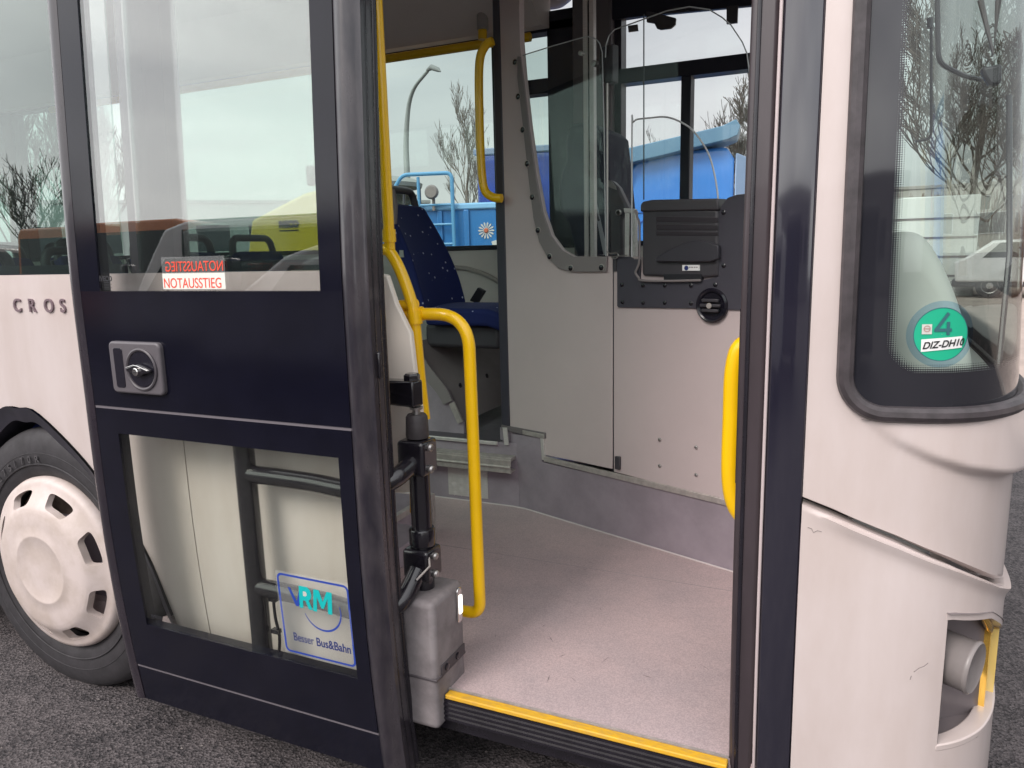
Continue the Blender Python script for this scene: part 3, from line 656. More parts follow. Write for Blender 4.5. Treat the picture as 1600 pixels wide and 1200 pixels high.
# emergency exit sticker on the inside of the leaf glass
MB().box(-1.690, -1.465, LY+.0032, LY+.0036, 1.452, 1.538).build('exit_sticker', FILM, LEAF, ln=True)
MB().box(-1.689, -1.466, LY+.0026, LY+.0031, 1.453, 1.4945).build('added_backing', mat('sticker_white', (.72,.72,.66), .5), LEAF, ln=True)  # white sheet added behind the lettering to hide its overlapping reflection
text('sticker_text_and_reflection', 'NOTAUSSTIEG', .0375, V(-1.6865, LY+.0022, 1.4565), (1, 0, 0), (0, 0, 1), RED, LEAF, ext=.0003, xs=.845, ln=True)
text('sticker_text_and_reflection', 'NOTAUSSTIEG', .0375, V(-1.4675, LY+.0022, 1.500), (1, 0, 0), (0, 0, 1), RED, LEAF, ext=.0003, xs=.845, ln=True, mirror=True)  # mirrored copy drawn in as the sticker's reflection in the window behind
text('maker_mark', 'IVECO', .020, V(-1.937, LY+.0018, 1.476), (1, 0, 0), (0, 0, 1), BLKP, LEAF, ext=.0003, off=.0008, xs=.9, ln=True)
for i in range(5):
    MB().box(-1.920, -1.893+.004*(i % 2), LY+.002, LY+.0026, 1.471-.0045*i, 1.4725-.0045*i).build('maker_line', BLKP, LEAF)
text('maker_mark', 'IVECO', .013, V(-1.905, LY+.0014, .452), (1, 0, 0), (0, 0, 1), BLKP, LEAF, ext=.0003, off=.0006, xs=1.2, ln=True)
# transport association sticker on the lower glass
sx0, sx1, sz0, sz1 = -1.380, -1.143, .452, .690
MB().box(sx0-.005, sx1+.001, LY+.0026, LY+.0030, sz0-.004, sz1+.006, 1, 3).build('association_sticker', FILM, LEAF, ln=True)
def strip(pts_o, pts_i, y, nm, m, par):
    n = len(pts_o); return MB().add([V(x, y, z) for x, z in pts_o] + [V(x, y, z) for x, z in pts_i], [(i, (i+1) % n, n+(i+1) % n, n+i) for i in range(n)]).build(nm, m, par, ln=True, smooth=0)
strip(rrect(sx0, sx1, sz0, sz1, .016), rrect(sx0+.006, sx1-.006, sz0+.006, sz1-.006, .011), LY+.0020, 'sticker_border', BLUEP, LEAF)
def arcstrip(c, r, a0, a1, w0, y, nm, m, par, n=24):
    o_ = [(c[0]+(r+w0*math.sin(math.pi*i/n)*.5+.0008)*math.cos(rad(a0+(a1-a0)*i/n)), c[1]+(r+w0*math.sin(math.pi*i/n)*.5+.0008)*math.sin(rad(a0+(a1-a0)*i/n))) for i in range(n+1)]
    i_ = [(c[0]+(r-w0*math.sin(math.pi*i/n)*.5-.0008)*math.cos(rad(a0+(a1-a0)*i/n)), c[1]+(r-w0*math.sin(math.pi*i/n)*.5-.0008)*math.sin(rad(a0+(a1-a0)*i/n))) for i in range(n+1)]
    return MB().add([V(x, y, z) for x, z in o_+i_], [(k, k+1, n+1+k+1, n+1+k) for k in range(n)]).build(nm, m, par, ln=True, smooth=0)
arcstrip((-1.237, .605), .062, 200, 378, .004, LY+.0020, 'smile_line', BLUEP, LEAF)
MB().add([V(x, LY+.0020, z) for x, z in ((-1.346,.652),(-1.338,.652),(-1.319,.614),(-1.308,.648),(-1.300,.648),(-1.314,.600),(-1.324,.600))], [tuple(range(7))]).build('logo_letter', BLUEP, LEAF, ln=True, smooth=0)
def flat(pts, m, nm='logo_letter'): return MB().add([V(x, LY+.0018, z) for x, z in pts], [tuple(range(len(pts)))]).build(nm, m, LEAF, ln=True, smooth=0)
flat([(-1.266+a*.98, .596+c*1.3) for a, c in ((0,0),(.013,0),(.017,.034),(.029,.010),(.037,.010),(.053,.034),(.050,0),(.064,0),(.069,.050),(.052,.050),(.036,.025),(.026,.050),(.008,.050))], TEAL)
flat([(-1.311+a, .598+c*1.3) for a, c in ((0,0),(.012,0),(.0135,.018),(.022,.018),(.030,0),(.044,0),(.033,.020),(.040,.024),(.044,.034),(.041,.044),(.032,.050),(.004,.050))], TEAL)
flat([(-1.311+a, .598+c*1.3) for a, c in ((.0155,.028),(.024,.028),(.0285,.031),(.0285,.036),(.025,.039),(.0165,.039))], mat('logo_counter', (.5,.5,.47), .5))
text('slogan', 'Besser', .036, V(-1.347, LY+.0016, .492), (1, 0, 0), (0, 0, 1), NAVYP, LEAF, ext=.0003, xs=.73, ln=True)
text('slogan', 'Bus&Bahn', .036, V(-1.269, LY+.0016, .492), (1, 0, 0), (0, 0, 1), NAVYP, LEAF, ext=.0003, off=.0005, xs=.79, ln=True)
# stiffener post and bars behind the lower glass, with their cable
b = MB(); b.tube([V(-1.527, -.075, 1.04), V(-1.527, -.07, .38)], .029, 14); b.build('leaf_post', BLKM, LEAF)
def arm(z1_, z0_):
    pth = smooth_path([V(-1.525, -.072, z1_), V(-1.30, -.076, z1_), V(-1.165, -.085, z1_-.004), V(-1.095, -.082, z1_+.006), V(-1.045, -.045, z1_+.03), V(-1.034, .02, z0_)], 7)
    return MB().tube(pth, .0255, 18).build('door_arm', BLKM, P)
arm(.932, .985); arm(.592, .682)
b = MB(); b.tube(smooth_path([V(-1.44,-.06,.60),(-1.475,-.06,.57),(-1.478,-.06,.50),(-1.468,-.06,.44),(-1.478,-.06,.37)], 5), .0045, 8)
for z in (.555, .455): b.box(-1.492, -1.466, -.068, -.052, z-.006, z+.006)
b.build('leaf_cable', RUBBERD, LEAF)
# ---- turning column with clamps
CX, CY = -1.033, .05
b = MB(); b.lathe([(.028,.60),(.028,.955),(.027,1.045)], (CX, CY, 0), (0,0,1), 28); b.build('door_column', BLKM, P)
b = MB(); b.lathe([(.010,1.10),(.011,1.135)], (CX, CY, 0), (0,0,1), 16); b.lathe([(.017,1.125),(.018,1.131),(.012,1.134)], (CX, CY, 0), (0,0,1), 16); b.build('column_pin', STEEL, P)
b = MB(); b.lathe([(.030,1.048),(.031,1.055),(.029,1.105),(.024,1.112)], (CX, CY, 0), (0,0,1), 28); b.build('column_collar', mat('collar', (.05,.042,.045), .5, var=.3, vscale=40), P)
b = MB(); b.lathe([(.034,.745),(.036,.75),(.036,.79),(.033,.796)], (CX, CY, 0), (0,0,1), 28); b.build('column_collar', BLKM, P, bevel=.002)
for z0_, z1_ in ((.950, 1.045), (.655, .742)):
    c = MB().box(CX-.042, CX+.040, CY-.042, CY+.035, z0_, z1_).build('column_clamp', BLKM, P, bevel=.010, seg=3)
    for z in (z0_+.018, z1_-.018):
        MB().lathe([(.010,0),(.010,.010),(.006,.014),(.0,.014)], (CX+.040, CY-.012, z), (1,-.3,0), 10).build('bolt', STEEL, c)
b = MB(); q = [V(-1.17,.10,1.13), V(-1.17,.10,1.195), V(-1.015,.06,1.205), V(-1.015,.06,1.135)]
b.poly(q, V(-.005,-.045,0)); br = b.build('column_bracket', BLKM, P, bevel=.006)
MB().lathe([(.022,1.200),(.022,1.215),(.017,1.220),(.0,1.220)], (CX-.012, CY+.005, 0), (0,0,1), 6).build('bolt', BLKM, br)
b = MB(); b.tube([V(CX+.03,.03,.735), V(CX+.05,.0,.71), V(CX+.02,-.02,.675)], .003, 8); b.build('clamp_cable', ALUD, P)
b = MB(); b.lathe([(.018,0),(.018,.02),(.010,.03)], (-1.10,-.02,.625), (-.3,-1,0), 12); b.build('bolt', STEEL, P)
# actuator box with step lamp
BY1 = UX(727,1000,-.957).y; BZ1 = UX(725,903,-.957).z; BYM = BY1*.35
b = MB(); b.box(-1.095, -.957, -.035, BY1, .25, BZ1); ab = b.build('actuator_box', CAST, P, bevel=.017, seg=4)
b = MB(); b.box(-1.09, -.9545, -.0375, BY1-.004, BZ1-.225, BZ1-.217); b.box(-.9575, -.953, -.01, BY1-.01, BZ1-.217, BZ1-.190); b.build('box_joint', mat('box_joint', (.07,.06,.066), .6), ab, bevel=.002)
LC = UX(716,945,-.956)
for y in (.015, .075): MB().lathe([(.010,0),(.010,.004),(.006,.006),(.0,.006)], (-.953, y, BZ1-.204), (1,0,0), 8).build('bolt', BLKM, ab)
b = MB(); b.poly([V(-.9565, y, z) for y, z in [(LC.y+a, LC.z+c) for a, c in rrect(-.013, .013, -.052, .052, .012)]], V(.007,0,0)); sl = b.build('step_lamp', CHR, ab, bevel=.003)
b = MB(); b.poly([V(-.950, y, z) for y, z in [(LC.y+a, LC.z+c) for a, c in rrect(-.009, .009, -.024, .030, .004)]], V(.003,0,0))
lm, LN_, LL_ = new_mat('lit_lamp'); o1 = LN_.new('ShaderNodeOutputMaterial'); e1 = LN_.new('ShaderNodeEmission'); e1.inputs[0].default_value = (1,.96,.88,1); e1.inputs[1].default_value = 1.6; LL_.new(e1.outputs[0], o1.inputs[0])
b.build('lamp_lens', lm, ab)

# ---- yellow rails
def rail(pts, r=.0165, fr=.06, nm='grab_rail'):
    return MB().tube(fillet(pts, fr, 8), r, 18).build(nm, YEL, P)
rail([V(-1.19,.20,2.62), V(-1.189,.20,1.545)], .0155)
MB().tube(smooth_path([V(-1.215,.2,1.545), V(-1.192,.2,1.54), V(-1.160,.2,1.49), V(-1.128,.2,1.405), V(-1.118,.2,1.34), V(-1.110,.2,1.19), V(-1.100,.2,1.06)], 6), .0165, 18).build('grab_rail', YEL, P)
rail([V(-1.20,.215,1.385), V(-1.112,.20,1.392)], .015)
MB().tube(fillet([V(-1.235,.22,1.362), V(-.958,.22,1.362), V(-.951,.22,.475), V(-1.03,.22,.472)], .10, 10), .0175, 20).build('grab_rail', YEL, P)
MB().tube(smooth_path([V(-.10,.13,1.32), V(-.20,.13,1.315), V(-.228,.13,1.27), V(-.232,.13,1.145), V(-.228,.13,.97), V(-.19,.13,.90), V(-.10,.13,.89)], 6), .022, 18).build('grab_rail', YEL, P)
MB().tube(smooth_path([UY(770,64,1.44), UY(758,72,1.44), UY(749,100,1.44), UY(749,180,1.44), UY(752,260,1.44), UY(757,296,1.44), UY(770,308,1.44), UY(784,310,1.44)], 6), .019, 16).build('grab_rail', YEL, P)
MB().tube([V(-5.5,2.30,2.655), V(-1.62,2.30,2.655)], .024, 14).build('grab_rail', YEL, P)
b = MB().tube([UY(754,62,2.2), UY(752,-60,2.2)], .024, 14); gr = b.build('grab_rail', YEL, P)
p_ = UY(754,28,2.2); MB().tube([p_+V(0,0,-.06), p_+V(0,0,.05)], .031, 12).build('rail_clamp', STEEL, P)
MB().tube([UY(645,768,.34), UY(645,800,.34)], .010, 10).build('grab_rail', YEL, P)

# ---- floor, risers
C0 = V(-1.361, 1.46, .34); D0 = V(-.331, 1.085, .34); cu_ = (D0-C0).normalized(); cn = V(cu_.y, -cu_.x, 0)
if cn.y > 0: cn = -cn
cc = cn.dot(C0)
def CW(px, py, off=0.0): return U(px, py, cn, cc+off)
FZ = .34
fl = [V(-1.175,.03,FZ), V(-.14,.03,FZ), V(.20,.20,FZ), V(.30,1.0,FZ)] + [C0+cu_*1.62] + [C0, V(-2.6,1.46,FZ), V(-2.6,.04,FZ)]
fl = [V(p.x, p.y, FZ) for p in fl]
MB().poly(fl, V(0,0,-.05)).build('entrance_floor', FLOOR, P, smooth=0)
MB().box(-.953, -.205, -.002, .026, FZ-.010, FZ+.003).build('step_nosing', mat('worn_yellow', (.72,.40,.02), .5, var=.5, vscale=30, col2=(.55,.32,.05), stretch=(1,3,3)), P, bevel=.003)
b = MB(); b.box(-1.14, -.205, .0, .03, FZ-.075, FZ-.012)
for i in range(4): b.box(-1.14, -.205, -.004, .0, FZ-.070+.014*i, FZ-.064+.014*i)
b.build('step_edge', RUBBERD, P)
MB().box(-1.175, -.205, .0285, .034, FZ-.004, FZ+.0045).build('nosing_strip', ALUD, P)
MB().box(-11.5, .2, .05, 2.5, .20, .285).build('underfloor', RUBBERD, P)
# bead along the wall
MB().tube([V(-2.6,1.457,FZ+.002), V(-1.40,1.457,FZ+.002), V(-1.35,1.450,FZ+.002)] + [C0+cu_*t+cn*.003+V(0,0,.002) for t in (.06,.5,1.0,1.6)], .0032, 8).build('floor_bead', mat('bead', (.62,.56,.56), .5), P)
# scratch line in the floor
MB().box(-1.9, -.2, .925, .927, FZ+.0002, FZ+.0009).build('floor_joint', mat('joint', (.33,.29,.30), .6), P)
def cwpoly(pl, off, th): 
    pts = [CW(*p, off) for p in pl]; return MB().poly(pts, -cn*th)
SKL = [(783,668),(849,680),(849,716)]
s_end = C0+cu_*1.62
pts = [CW(787,676), CW(845,684), CW(847,722)] + [V(s_end.x, s_end.y, .60), V(s_end.x, s_end.y, FZ)] + [C0+V(0,0,-.01)+cu_*-.02]
pts += [V(C0.x-.02*cu_.x-.0, C0.y, .62)+V(0,0,0)] 
MB().poly([p for p in pts], -cn*.02).build('cab_skirting', VINYLW, P, smooth=0)
MB().box(-2.6, -1.372, 1.461, 1.48, FZ, .648).build('step_riser', VINYLW, P)
MB().poly([CW(781,668), CW(800,668), CW(812,900), CW(790,900)], -cn*.018).build('cab_skirting', VINYLW, P, smooth=0)
# aluminium trims on the cab wall
def strip3(p, q, w, nm, m, off=.006, bev=.002):
    a, c = CW(*p, off), CW(*q, off); d_ = (c-a).normalized(); up = cn.cross(d_).normalized()*w/2
    return MB().poly([a-up, c-up, c+up, a+up], -cn*(off+.004)).build(nm, m, P, bevel=bev)
strip3((783,668), (852,681), .026, 'edge_trim', PANELD); strip3((816,675.5), (850,682.5), .021, 'edge_trim', ALUD, .008)
strip3((846,682), (849,719), .020, 'edge_trim', ALU, .007)
strip3((849,717), (1165,793), .024, 'edge_trim', ALUD, .007)
a_, c_ = UY(785,668,1.452), UY(788,695,1.452); MB().poly([a_, c_, c_+V(.022,0,0), a_+V(.022,0,0)], V(0,.006,0)).build('edge_trim', ALU, P)
MB().box(-2.6, -1.475, 1.447, 1.4605, .636, .652).build('edge_trim', ALU, P, bevel=.002)
# platform, ledge, checker plate
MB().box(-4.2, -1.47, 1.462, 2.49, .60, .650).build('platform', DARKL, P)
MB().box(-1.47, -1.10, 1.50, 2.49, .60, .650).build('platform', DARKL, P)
b = MB(); b.box(-2.6, -1.385, 1.405, 1.460, .575, .592); b.box(-2.6, -1.385, 1.400, 1.408, .520, .582); b.box(-2.6, -1.387, 1.408, 1.46, .520, .528); b.tube([V(-2.6,1.398,.55), V(-1.385,1.398,.55)], .006, 8)
b.build('ledge_profile', ALUD, P, bevel=.001)
p0, p1_ = UY(700,736,1.458), UY(773,783,1.458)
b = MB().box(p0.x, -1.535, 1.457, 1.4605, .362, .515)
for i in range(7):
    for j in range(7):
        x = p0.x+.03+i*.042; z = .375+j*.021
        if x > -1.555: continue
        dx, dz = (.009, .009) if (i+j) % 2 else (-.009, .009)
        for k in (-1, 0, 1):
            ox, oz = -dz*.45*k, dx*.45*k
            if (i+j) % 2: ox, oz = -.0045*k*1.3, .0045*k*1.3
            else: ox, oz = .0045*k*1.3, .0045*k*1.3
            b.tube([V(x-dx+ox, 1.4565, z-dz+oz), V(x+dx+ox, 1.4565, z+dz+oz)], .0013, 5)
cp = b.build('checker_plate', ALU, P)
# wall right of the door leaf: cream panel, low grey box with trims
MB().poly([UY(*p, .13) for p in ((540,415),(604,430),(619,475),(641,520),(648,580),(657,640),(657,770),(540,770))], V(0,.02,0)).build('modesty_panel', CREAM, P, bevel=.004)
bx = UZ(684, 849, FZ)
b = MB(); b.box(-2.3, bx.x-.015, .16, bx.y, FZ, FZ+.20); b.box(-2.3, -1.25, .16, .45, FZ+.21, .62); b.build('wheel_box', VINYLW, P, bevel=.004)
b = MB(); b.box(bx.x-.03, bx.x-.008, bx.y-.014, bx.y+.008, FZ, FZ+.19); b.box(bx.x-.03, bx.x-.008, .16, bx.y+.008, FZ+.19, FZ+.215); b.build('edge_trim', ALUD, P, bevel=.002)
# seat podium (left side), with rounded light trim
b = MB(); pc = smooth_path([V(-1.96,1.55,1.10), UY(672,575,1.55), UY(700,610,1.55), UY(715,640,1.55), UY(724,660,1.55)], 5)
poly_ = [V(-3.9,1.55,.65), V(-3.9,1.55,1.10)] + pc + [V(pc[-1].x,1.55,.65)]
MB().poly(poly_, V(0,.02,0)).build('seat_podium', VINYLW, P)
b = MB(); n = len(pc); b.add([p for p in pc]+[V(p.x,2.49,p.z) for p in pc], [(i,i+1,n+i+1,n+i) for i in range(n-1)]); b.build('seat_podium', mat('podium_grey', (.19,.165,.165), .55, var=.1, vscale=6), P)
def ribbon(path, w0, w1, nm, m, y):
    vs = []; n = len(path)
    for i, p in enumerate(path):
        t = (path[min(i+1, n-1)]-path[max(i-1, 0)]).normalized(); nn = V(-t.z, 0, t.x); w = w0 + (w1-w0)*i/(n-1)
        vs += [V(p.x, y, p.z)-nn*w/2, V(p.x, y, p.z)+nn*w/2]
    b = MB(); b.add(vs, [(2*i, 2*i+2, 2*i+3, 2*i+1) for i in range(n-1)]); b.add([v+V(0,.012,0) for v in vs], [(2*i, 2*i+2, 2*i+3, 2*i+1) for i in range(n-1)])
    for k in (0, 1): b.add([vs[2*i+k] for i in range(n)]+[vs[2*i+k]+V(0,.012,0) for i in range(n)], [(i,i+1,n+i+1,n+i) for i in range(n-1)])
    return b.build(nm, m, P)
ribbon([p+V(-.03,0,0) for p in pc[:14]], .07, .055, 'podium_trim', PANELT, 1.535); ribbon([p+V(-.012,0,0) for p in pc[13:]], .030, .030, 'podium_trim', ALUD, 1.538)
for px, py in ((713,602),(755,587)):
    q = UX(px, py, -1.73); MB().lathe([(.012,0),(.012,.006),(.006,.008),(0,.008)], (q.x+.02, q.y, q.z), (1,0,.3), 10).build('bolt', BLKM, P)
MB().box(-11.5, -1.9, .07, 1.0, .30, .60).build('seat_podium', VINYLW, P)
MB().box(-11.5, -2.6, 1.0, 1.46, .30, .342).build('aisle_floor', FLOOR, P)
MB().box(-11.5, -4.2, 1.462, 2.49, .30, .65).build('seat_podium', VINYLW, P)

# ---- left wall (inside) and its windows
YL = 2.42
b = MB(); b.box(-11.5, .1, YL, 2.49, .34, 1.555, 1, 4); b.build('wall_lining', LINING, P)
b = MB(); b.tube(smooth_path([UY(640,420,2.40),UY(712,418,2.40),UY(745,424,2.40),UY(775,438,2.40),UY(800,460,2.40),UY(820,500,2.40)],5), .014, 8); b.build('lining_moulding', mat('moulding', (.45,.41,.38), .5), P)
b = MB(); b.box(-11.5, -.2, YL-.012, YL+.03, 1.545, 1.572); b.build('window_sill', WINBLK, P, bevel=.003)
def lw(x0, x1, z0, z1, nm='window_frame', y0=2.40, y1=2.50, m=WINBLK): return MB().box(x0, x1, y0, y1, z0, z1).build(nm, m, P, bevel=.004)
ZB_, ZT_ = 1.572, 2.70
MB().box(-1.90, -1.765, 2.40, 2.50, 1.555, 2.75).build('window_pillar', mat('green_black_frame', (.03,.05,.045), .4), P)
lw(-1.565, -1.40, 1.555, 2.75, 'window_pillar'); 
MB().box(-1.40, -1.187, 2.34, 2.50, .65, 2.85).build('cab_pillar', PANELD, P, bevel=.01)
lw(-1.765, -1.565, 2.385, 2.462); lw(-1.187, -.20, 2.386, 2.460); lw(-1.187,-1.150,ZB_,2.75); lw(-.836, -.786, ZB_, 2.387); lw(-.26, .0, ZB_, 2.9, 'window_pillar')
for x in (-4.55, -6.2, -7.9, -9.6): lw(x-.07, x+.07, 1.555, 2.75, 'window_pillar')
lw(-11.5, -1.187, ZT_, 2.80, 'window_header'); lw(-1.187, .0, 2.72, 2.85, 'window_header')
for a, c in ((-11.4,-9.67),(-9.53,-7.97),(-7.83,-6.27),(-6.13,-4.62),(-4.48,-1.90),(-1.765,-1.565)):
    MB().box(a, c, 2.46, 2.466, ZB_, ZT_).build('side_window', GLOPP, P)
MB().box(-1.187, -.26, 2.46, 2.466, ZB_, 2.72).build('driver_window', GLFAR, P)
# sun blind over driver window and small fixtures hanging there
b = MB(); q = [UY(955,30,2.36), UY(1180,8,2.36), UY(1180,-60,2.36), UY(955,-60,2.36)]; b.poly(q, V(0,.03,0)); b.build('sun_blind', WINBLK, P, bevel=.003)
b = MB(); b.poly([UY(*p,2.35) for p in ((1010,34),(1022,36),(1026,44),(1032,46),(1048,44),(1055,38),(1056,28),(1010,16))], V(0,.02,0)); b.build('blind_holder', PLAST, P, bevel=.003)
b = MB(); b.poly([UY(*p,2.35) for p in ((1135,10),(1135,37),(1152,35),(1153,8))], V(0,.02,0)); b.build('blind_holder', PLAST, P, bevel=.002)
MB().poly([UY(*p,2.37) for p in ((981,40),(996,38),(997,48),(982,50))], V(0,.01,0)).build('blind_holder', PANELD, P)
# ceiling and coves
MB().box(-11.5, .33, .06, 2.50, 2.955, 2.965).build('ceiling', CEIL, P)
b = MB(); b.poly([V(-11.5,2.42,2.715), V(-11.5,2.28,2.70), V(-11.5,1.95,2.93), V(-11.5,2.42,2.95)], V(9.95,0,0)); b.build('ceiling_cove', CEIL, P)
b = MB(); b.poly([V(-11.5,.13,2.72), V(-11.5,.27,2.70), V(-11.5,.62,2.93), V(-11.5,.13,2.95)], V(10.28,0,0)); b.build('ceiling_cove', CEIL, P)
b = MB(); b.poly([V(-1.52,2.46,2.86), V(-1.52,1.75,2.80), V(-1.52,1.6,2.95), V(-1.52,2.46,2.95)], V(1.8,0,0)); b.build('cab_ceiling', mat('cab_ceiling', (.42,.37,.35), .6), P)
b = MB(); q = UZ(858,-6,2.93); b.lathe([(.13,0),(.125,-.02),(.09,-.045),(.03,-.05),(.0,-.05)], q, (0,0,1), 32); b.build('ceiling_lamp', mat('ceiling_lamp', (.30,.27,.27), .35), P)

# ---- cab wall: laminate panels
PAN1 = [(779,-30),(811,-30),(812,60),(818,130),(826,200),(836,270),(847,330),(860,368),(877,391),(895,401),(957,401),(957,733),(849,710),(849,676),(797,666),(790,400)]
w1 = cwpoly(PAN1, 0, .03).build('cab_wall', PANEL, P, bevel=.002)
cwpoly([(768,-30),(779,-30),(790,400),(796,668),(783,664),(776,400)], .004, .08).build('cab_wall_edge', mat('wall_edge_dark', (.05,.047,.062), .45), P, bevel=.006)
tr = [(808,88),(812,88),(818,130),(826,200),(836,270),(847,330),(860,368),(877,391),(895,401),(948,401),(947,425),(892,425),(872,419),(855,402),(842,378),(833,340),(828,300),(818,210),(808,120)]
wt = cwpoly(tr, .012, .010).build('glass_clamp_strip', PANELT, P, bevel=.002)
for px, py in ((805,97),(810,151),(817,203),(824,256),(832,308),(841,360),(859,401),(892,419),(940,418)):
    q = CW(px, py, .013); MB().lathe([(.0115,0),(.0115,.004),(.006,.006),(.0,.006)], q, cn, 12).build('bolt', BLKM, wt)
    MB().lathe([(.014,0),(.014,.0025),(.010,.003)], CW(px, py, .0125), cn, 14).build('washer', ALUD, wt)
gp = [(812,88),(860,73),(905,60),(918,57),(930,60),(937,68),(941,82),(947,420),(890,420),(860,395),(845,350),(835,280),(826,210),(818,140)]
g1 = cwpoly(gp, -.012, .006).build('cab_glass', glass('cab_glass_tint', (.93,.96,.95), 1.0), P)
MB().tube([CW(*p, -.012) for p in ((812,88),(860,73),(905,60),(918,57),(930,60),(937,68),(941,82),(944,200),(946.5,400))], .0022, 6).build('glass_edge', PEXED, P)
# cab door (right panel)
PAN2 = [(959,401),(1200,401),(1200,801),(959,737)]
w2 = cwpoly(PAN2, 0.0, .03).build('cab_door', PANEL, P, bevel=.002)
cwpoly([(956.6,400),(959.4,400),(959.4,738),(956.6,737)], -.004, .02).build('door_gap', BLKP, P)
MB().poly([CW(960,713,.012), CW(968,714,.012), CW(968,735,.012), CW(960,733,.012)], -cn*.012).build('door_bumper', PLAST, w2, bevel=.003)
for px, py in ((1031,687),(1088,699),(1031,728),(1088,742)):
    MB().lathe([(.0075,0),(.007,.003),(.003,.005),(0,.005)], CW(px, py, .0), cn, 16).build('rivet', STEEL, w2)
MB().poly([CW(957,401,.008), CW(963,401,.008), CW(963,424,.008), CW(957,424,.008)], -cn*.008).build('door_hinge', PLAST, w2, bevel=.002)
# anthracite plate with rounded cut-outs
plt_ = [(964,401),(985,401),(990,405),(1000,405),(1000,439),(1090,439),(1122,432),(1122,360),(1122,338),(1127,322),(1137,309),(1152,304),(1200,300),(1200,486),(1137,484),(1132,470),(1122,460),(1110,456),(1098,462),(1092,474),(1089,483),(1083,482),(966,480.5),(964,478)]
pl = cwpoly(plt_, .008, .0075).build('mounting_plate', PLATE, P, bevel=.0015)
for px, py in ((972,445),(1005,446),(1039,446),(1080,446),(1118,445),(973,472),(1005,473),(1039,473),(1080,474),(1131,332),(1131,415)):
    MB().lathe([(.008,0),(.008,.003),(.004,.005),(0,.005)], CW(px, py, .008), cn, 12).build('bolt', BLKM, pl)
# air vent / knob
kc = CW(1114, 477, .002)
kn = MB().lathe([(.062,0),(.062,.012),(.056,.018),(.050,.016),(.044,.008),(.0,.006)], kc, cn, 40).build('air_vent', PLASTK, P)
b = MB()
for k in (-1, 0, 1):
    o_ = kc+cn*.013+V(0,0,.018*k); w = .040 if k == 0 else .033
    b.poly([o_-cu_*w+V(0,0,-.005), o_+cu_*w+V(0,0,-.005), o_+cu_*w+V(0,0,.006), o_-cu_*w+V(0,0,.006)], cn*.012)
b.build('vent_slat', PLAST, kn, bevel=.003)
MB().lathe([(.010,0),(.010,.004),(0,.005)], kc+cn*.026, cn, 14).build('vent_hub', ALUD, kn)
# cash and ticket machine
def BX(px, py, off): return CW(px, py, off)
b = MB(); f0 = .015
b.poly([BX(1003,322,f0), BX(1122,327,f0), BX(1122,432,f0), BX(1090,435,f0), BX(1003,431,f0)], -cn*.24)
tm = b.build('ticket_machine', PLAST, P, bevel=.010, seg=3)
b = MB(); b.poly([BX(1000,331,f0+.008), BX(1000,320,f0+.008), BX(1004,315,f0+.008), BX(1018,312,f0+.008), BX(1122,310,f0+.008), BX(1122,328,f0+.008)], -cn*.26); b.build('machine_lid', mat('lid_plastic', (.06,.055,.062), .4, bump=.2, bscale=900), tm, bevel=.006, seg=3)
b = MB()
for y0_, y1_ in ((338,347),(350,359),(361,368)):
    b.poly([BX(1025,y0_,f0+.006), BX(1121,y0_+1,f0+.006), BX(1121,y1_+1,f0+.001), BX(1025,y1_,f0+.001)], -cn*.006)
b.build('machine_rib', PLAST, tm, bevel=.002)
b = MB(); dome = [(1024,409)] + [(1024+98*i/14, 409-33*math.sin(math.pi*min(1, (i/14)*.62+.08))**1.2) for i in range(15)] + [(1122,404),(1110,409)]
b.poly([BX(x, y, f0+.018) for x, y in dome], -cn*.018); b.build('coin_tray', mat('tray', (.042,.04,.05), .45), tm, bevel=.004)
b = MB(); b.poly([BX(*p, f0+.004) for p in ((1066,414),(1093,414),(1093,423),(1066,423))], -cn*.004); b.build('machine_label', WHITEP, tm)
b = MB().lathe([(.0085,0),(.0085,.001)], BX(1072.5,418.8,f0+.004), cn, 18); b.build('label_mark', NAVYP, tm)
b = MB()
for i_, (xa, xb) in enumerate(((1076.5,1079),(1079.8,1083),(1084,1086.5),(1087.2,1090))): b.poly([BX(xa,417,f0+.0045), BX(xb,417,f0+.0045), BX(xb,418.2,f0+.0045), BX(xa,418.2,f0+.0045)], -cn*.0004)
b.build('label_print', GREYP, tm)
b = MB(); b.poly([BX(*p, f0+.003) for p in ((1037,428),(1096,428),(1096,438),(1037,438))], -cn*.02); b.build('machine_slot', BLKP, tm)
# counter wire bracket
MB().tube(smooth_path([CW(*p, .02) for p in ((993,328),(996,340),(999,352),(999,405),(996,418),(993,426),(998,434),(1003,438),(1040,439),(1095,438))], 5), .0045, 8).build('wire_bracket', PANELT, P)
# ---- perspex screens of the cab door
A1 = [(946,400),(946,90),(947,70),(952,55),(961,46),(1003,31),(1042,17),(1077,10.5),(1108,15),(1128,27),(1142,39),(1160,66),(1167,83),(1172,120),(1172,302)]
MB().poly([CW(*p, -.03) for p in A1], -cn*.005).build('perspex_screen', PERSPEX, P)
MB().tube([CW(*p, -.03) for p in A1[1:-1]], .0024, 6).build('perspex_rim', PEXED, P)
MB().tube([CW(1006,22,-.10), CW(1006,312,-.10)], .0028, 6).build('perspex_rim', mat('dark_edge', (.03,.03,.04), .3), P)
MB().tube([CW(949,130,-.02), CW(949,400,-.02)], .0040, 6).build('perspex_rim', ALU, P)
B1 = smooth_path([CW(*p, .0) for p in ((987,440),(987.5,200),(989,192),(994,187),(1003,185.5),(1018,184),(1035,182.5),(1050,185),(1066,192),(1082,203),(1098,224),(1109,245),(1117,275),(1121,300),(1122,312))], 3)
MB().poly(B1, -cn*.004).build('perspex_screen', PERSPEX, P)
MB().tube(B1, .0032, 8).build('perspex_rim', mat('bright_edge', (.62,.63,.64), .2), P)
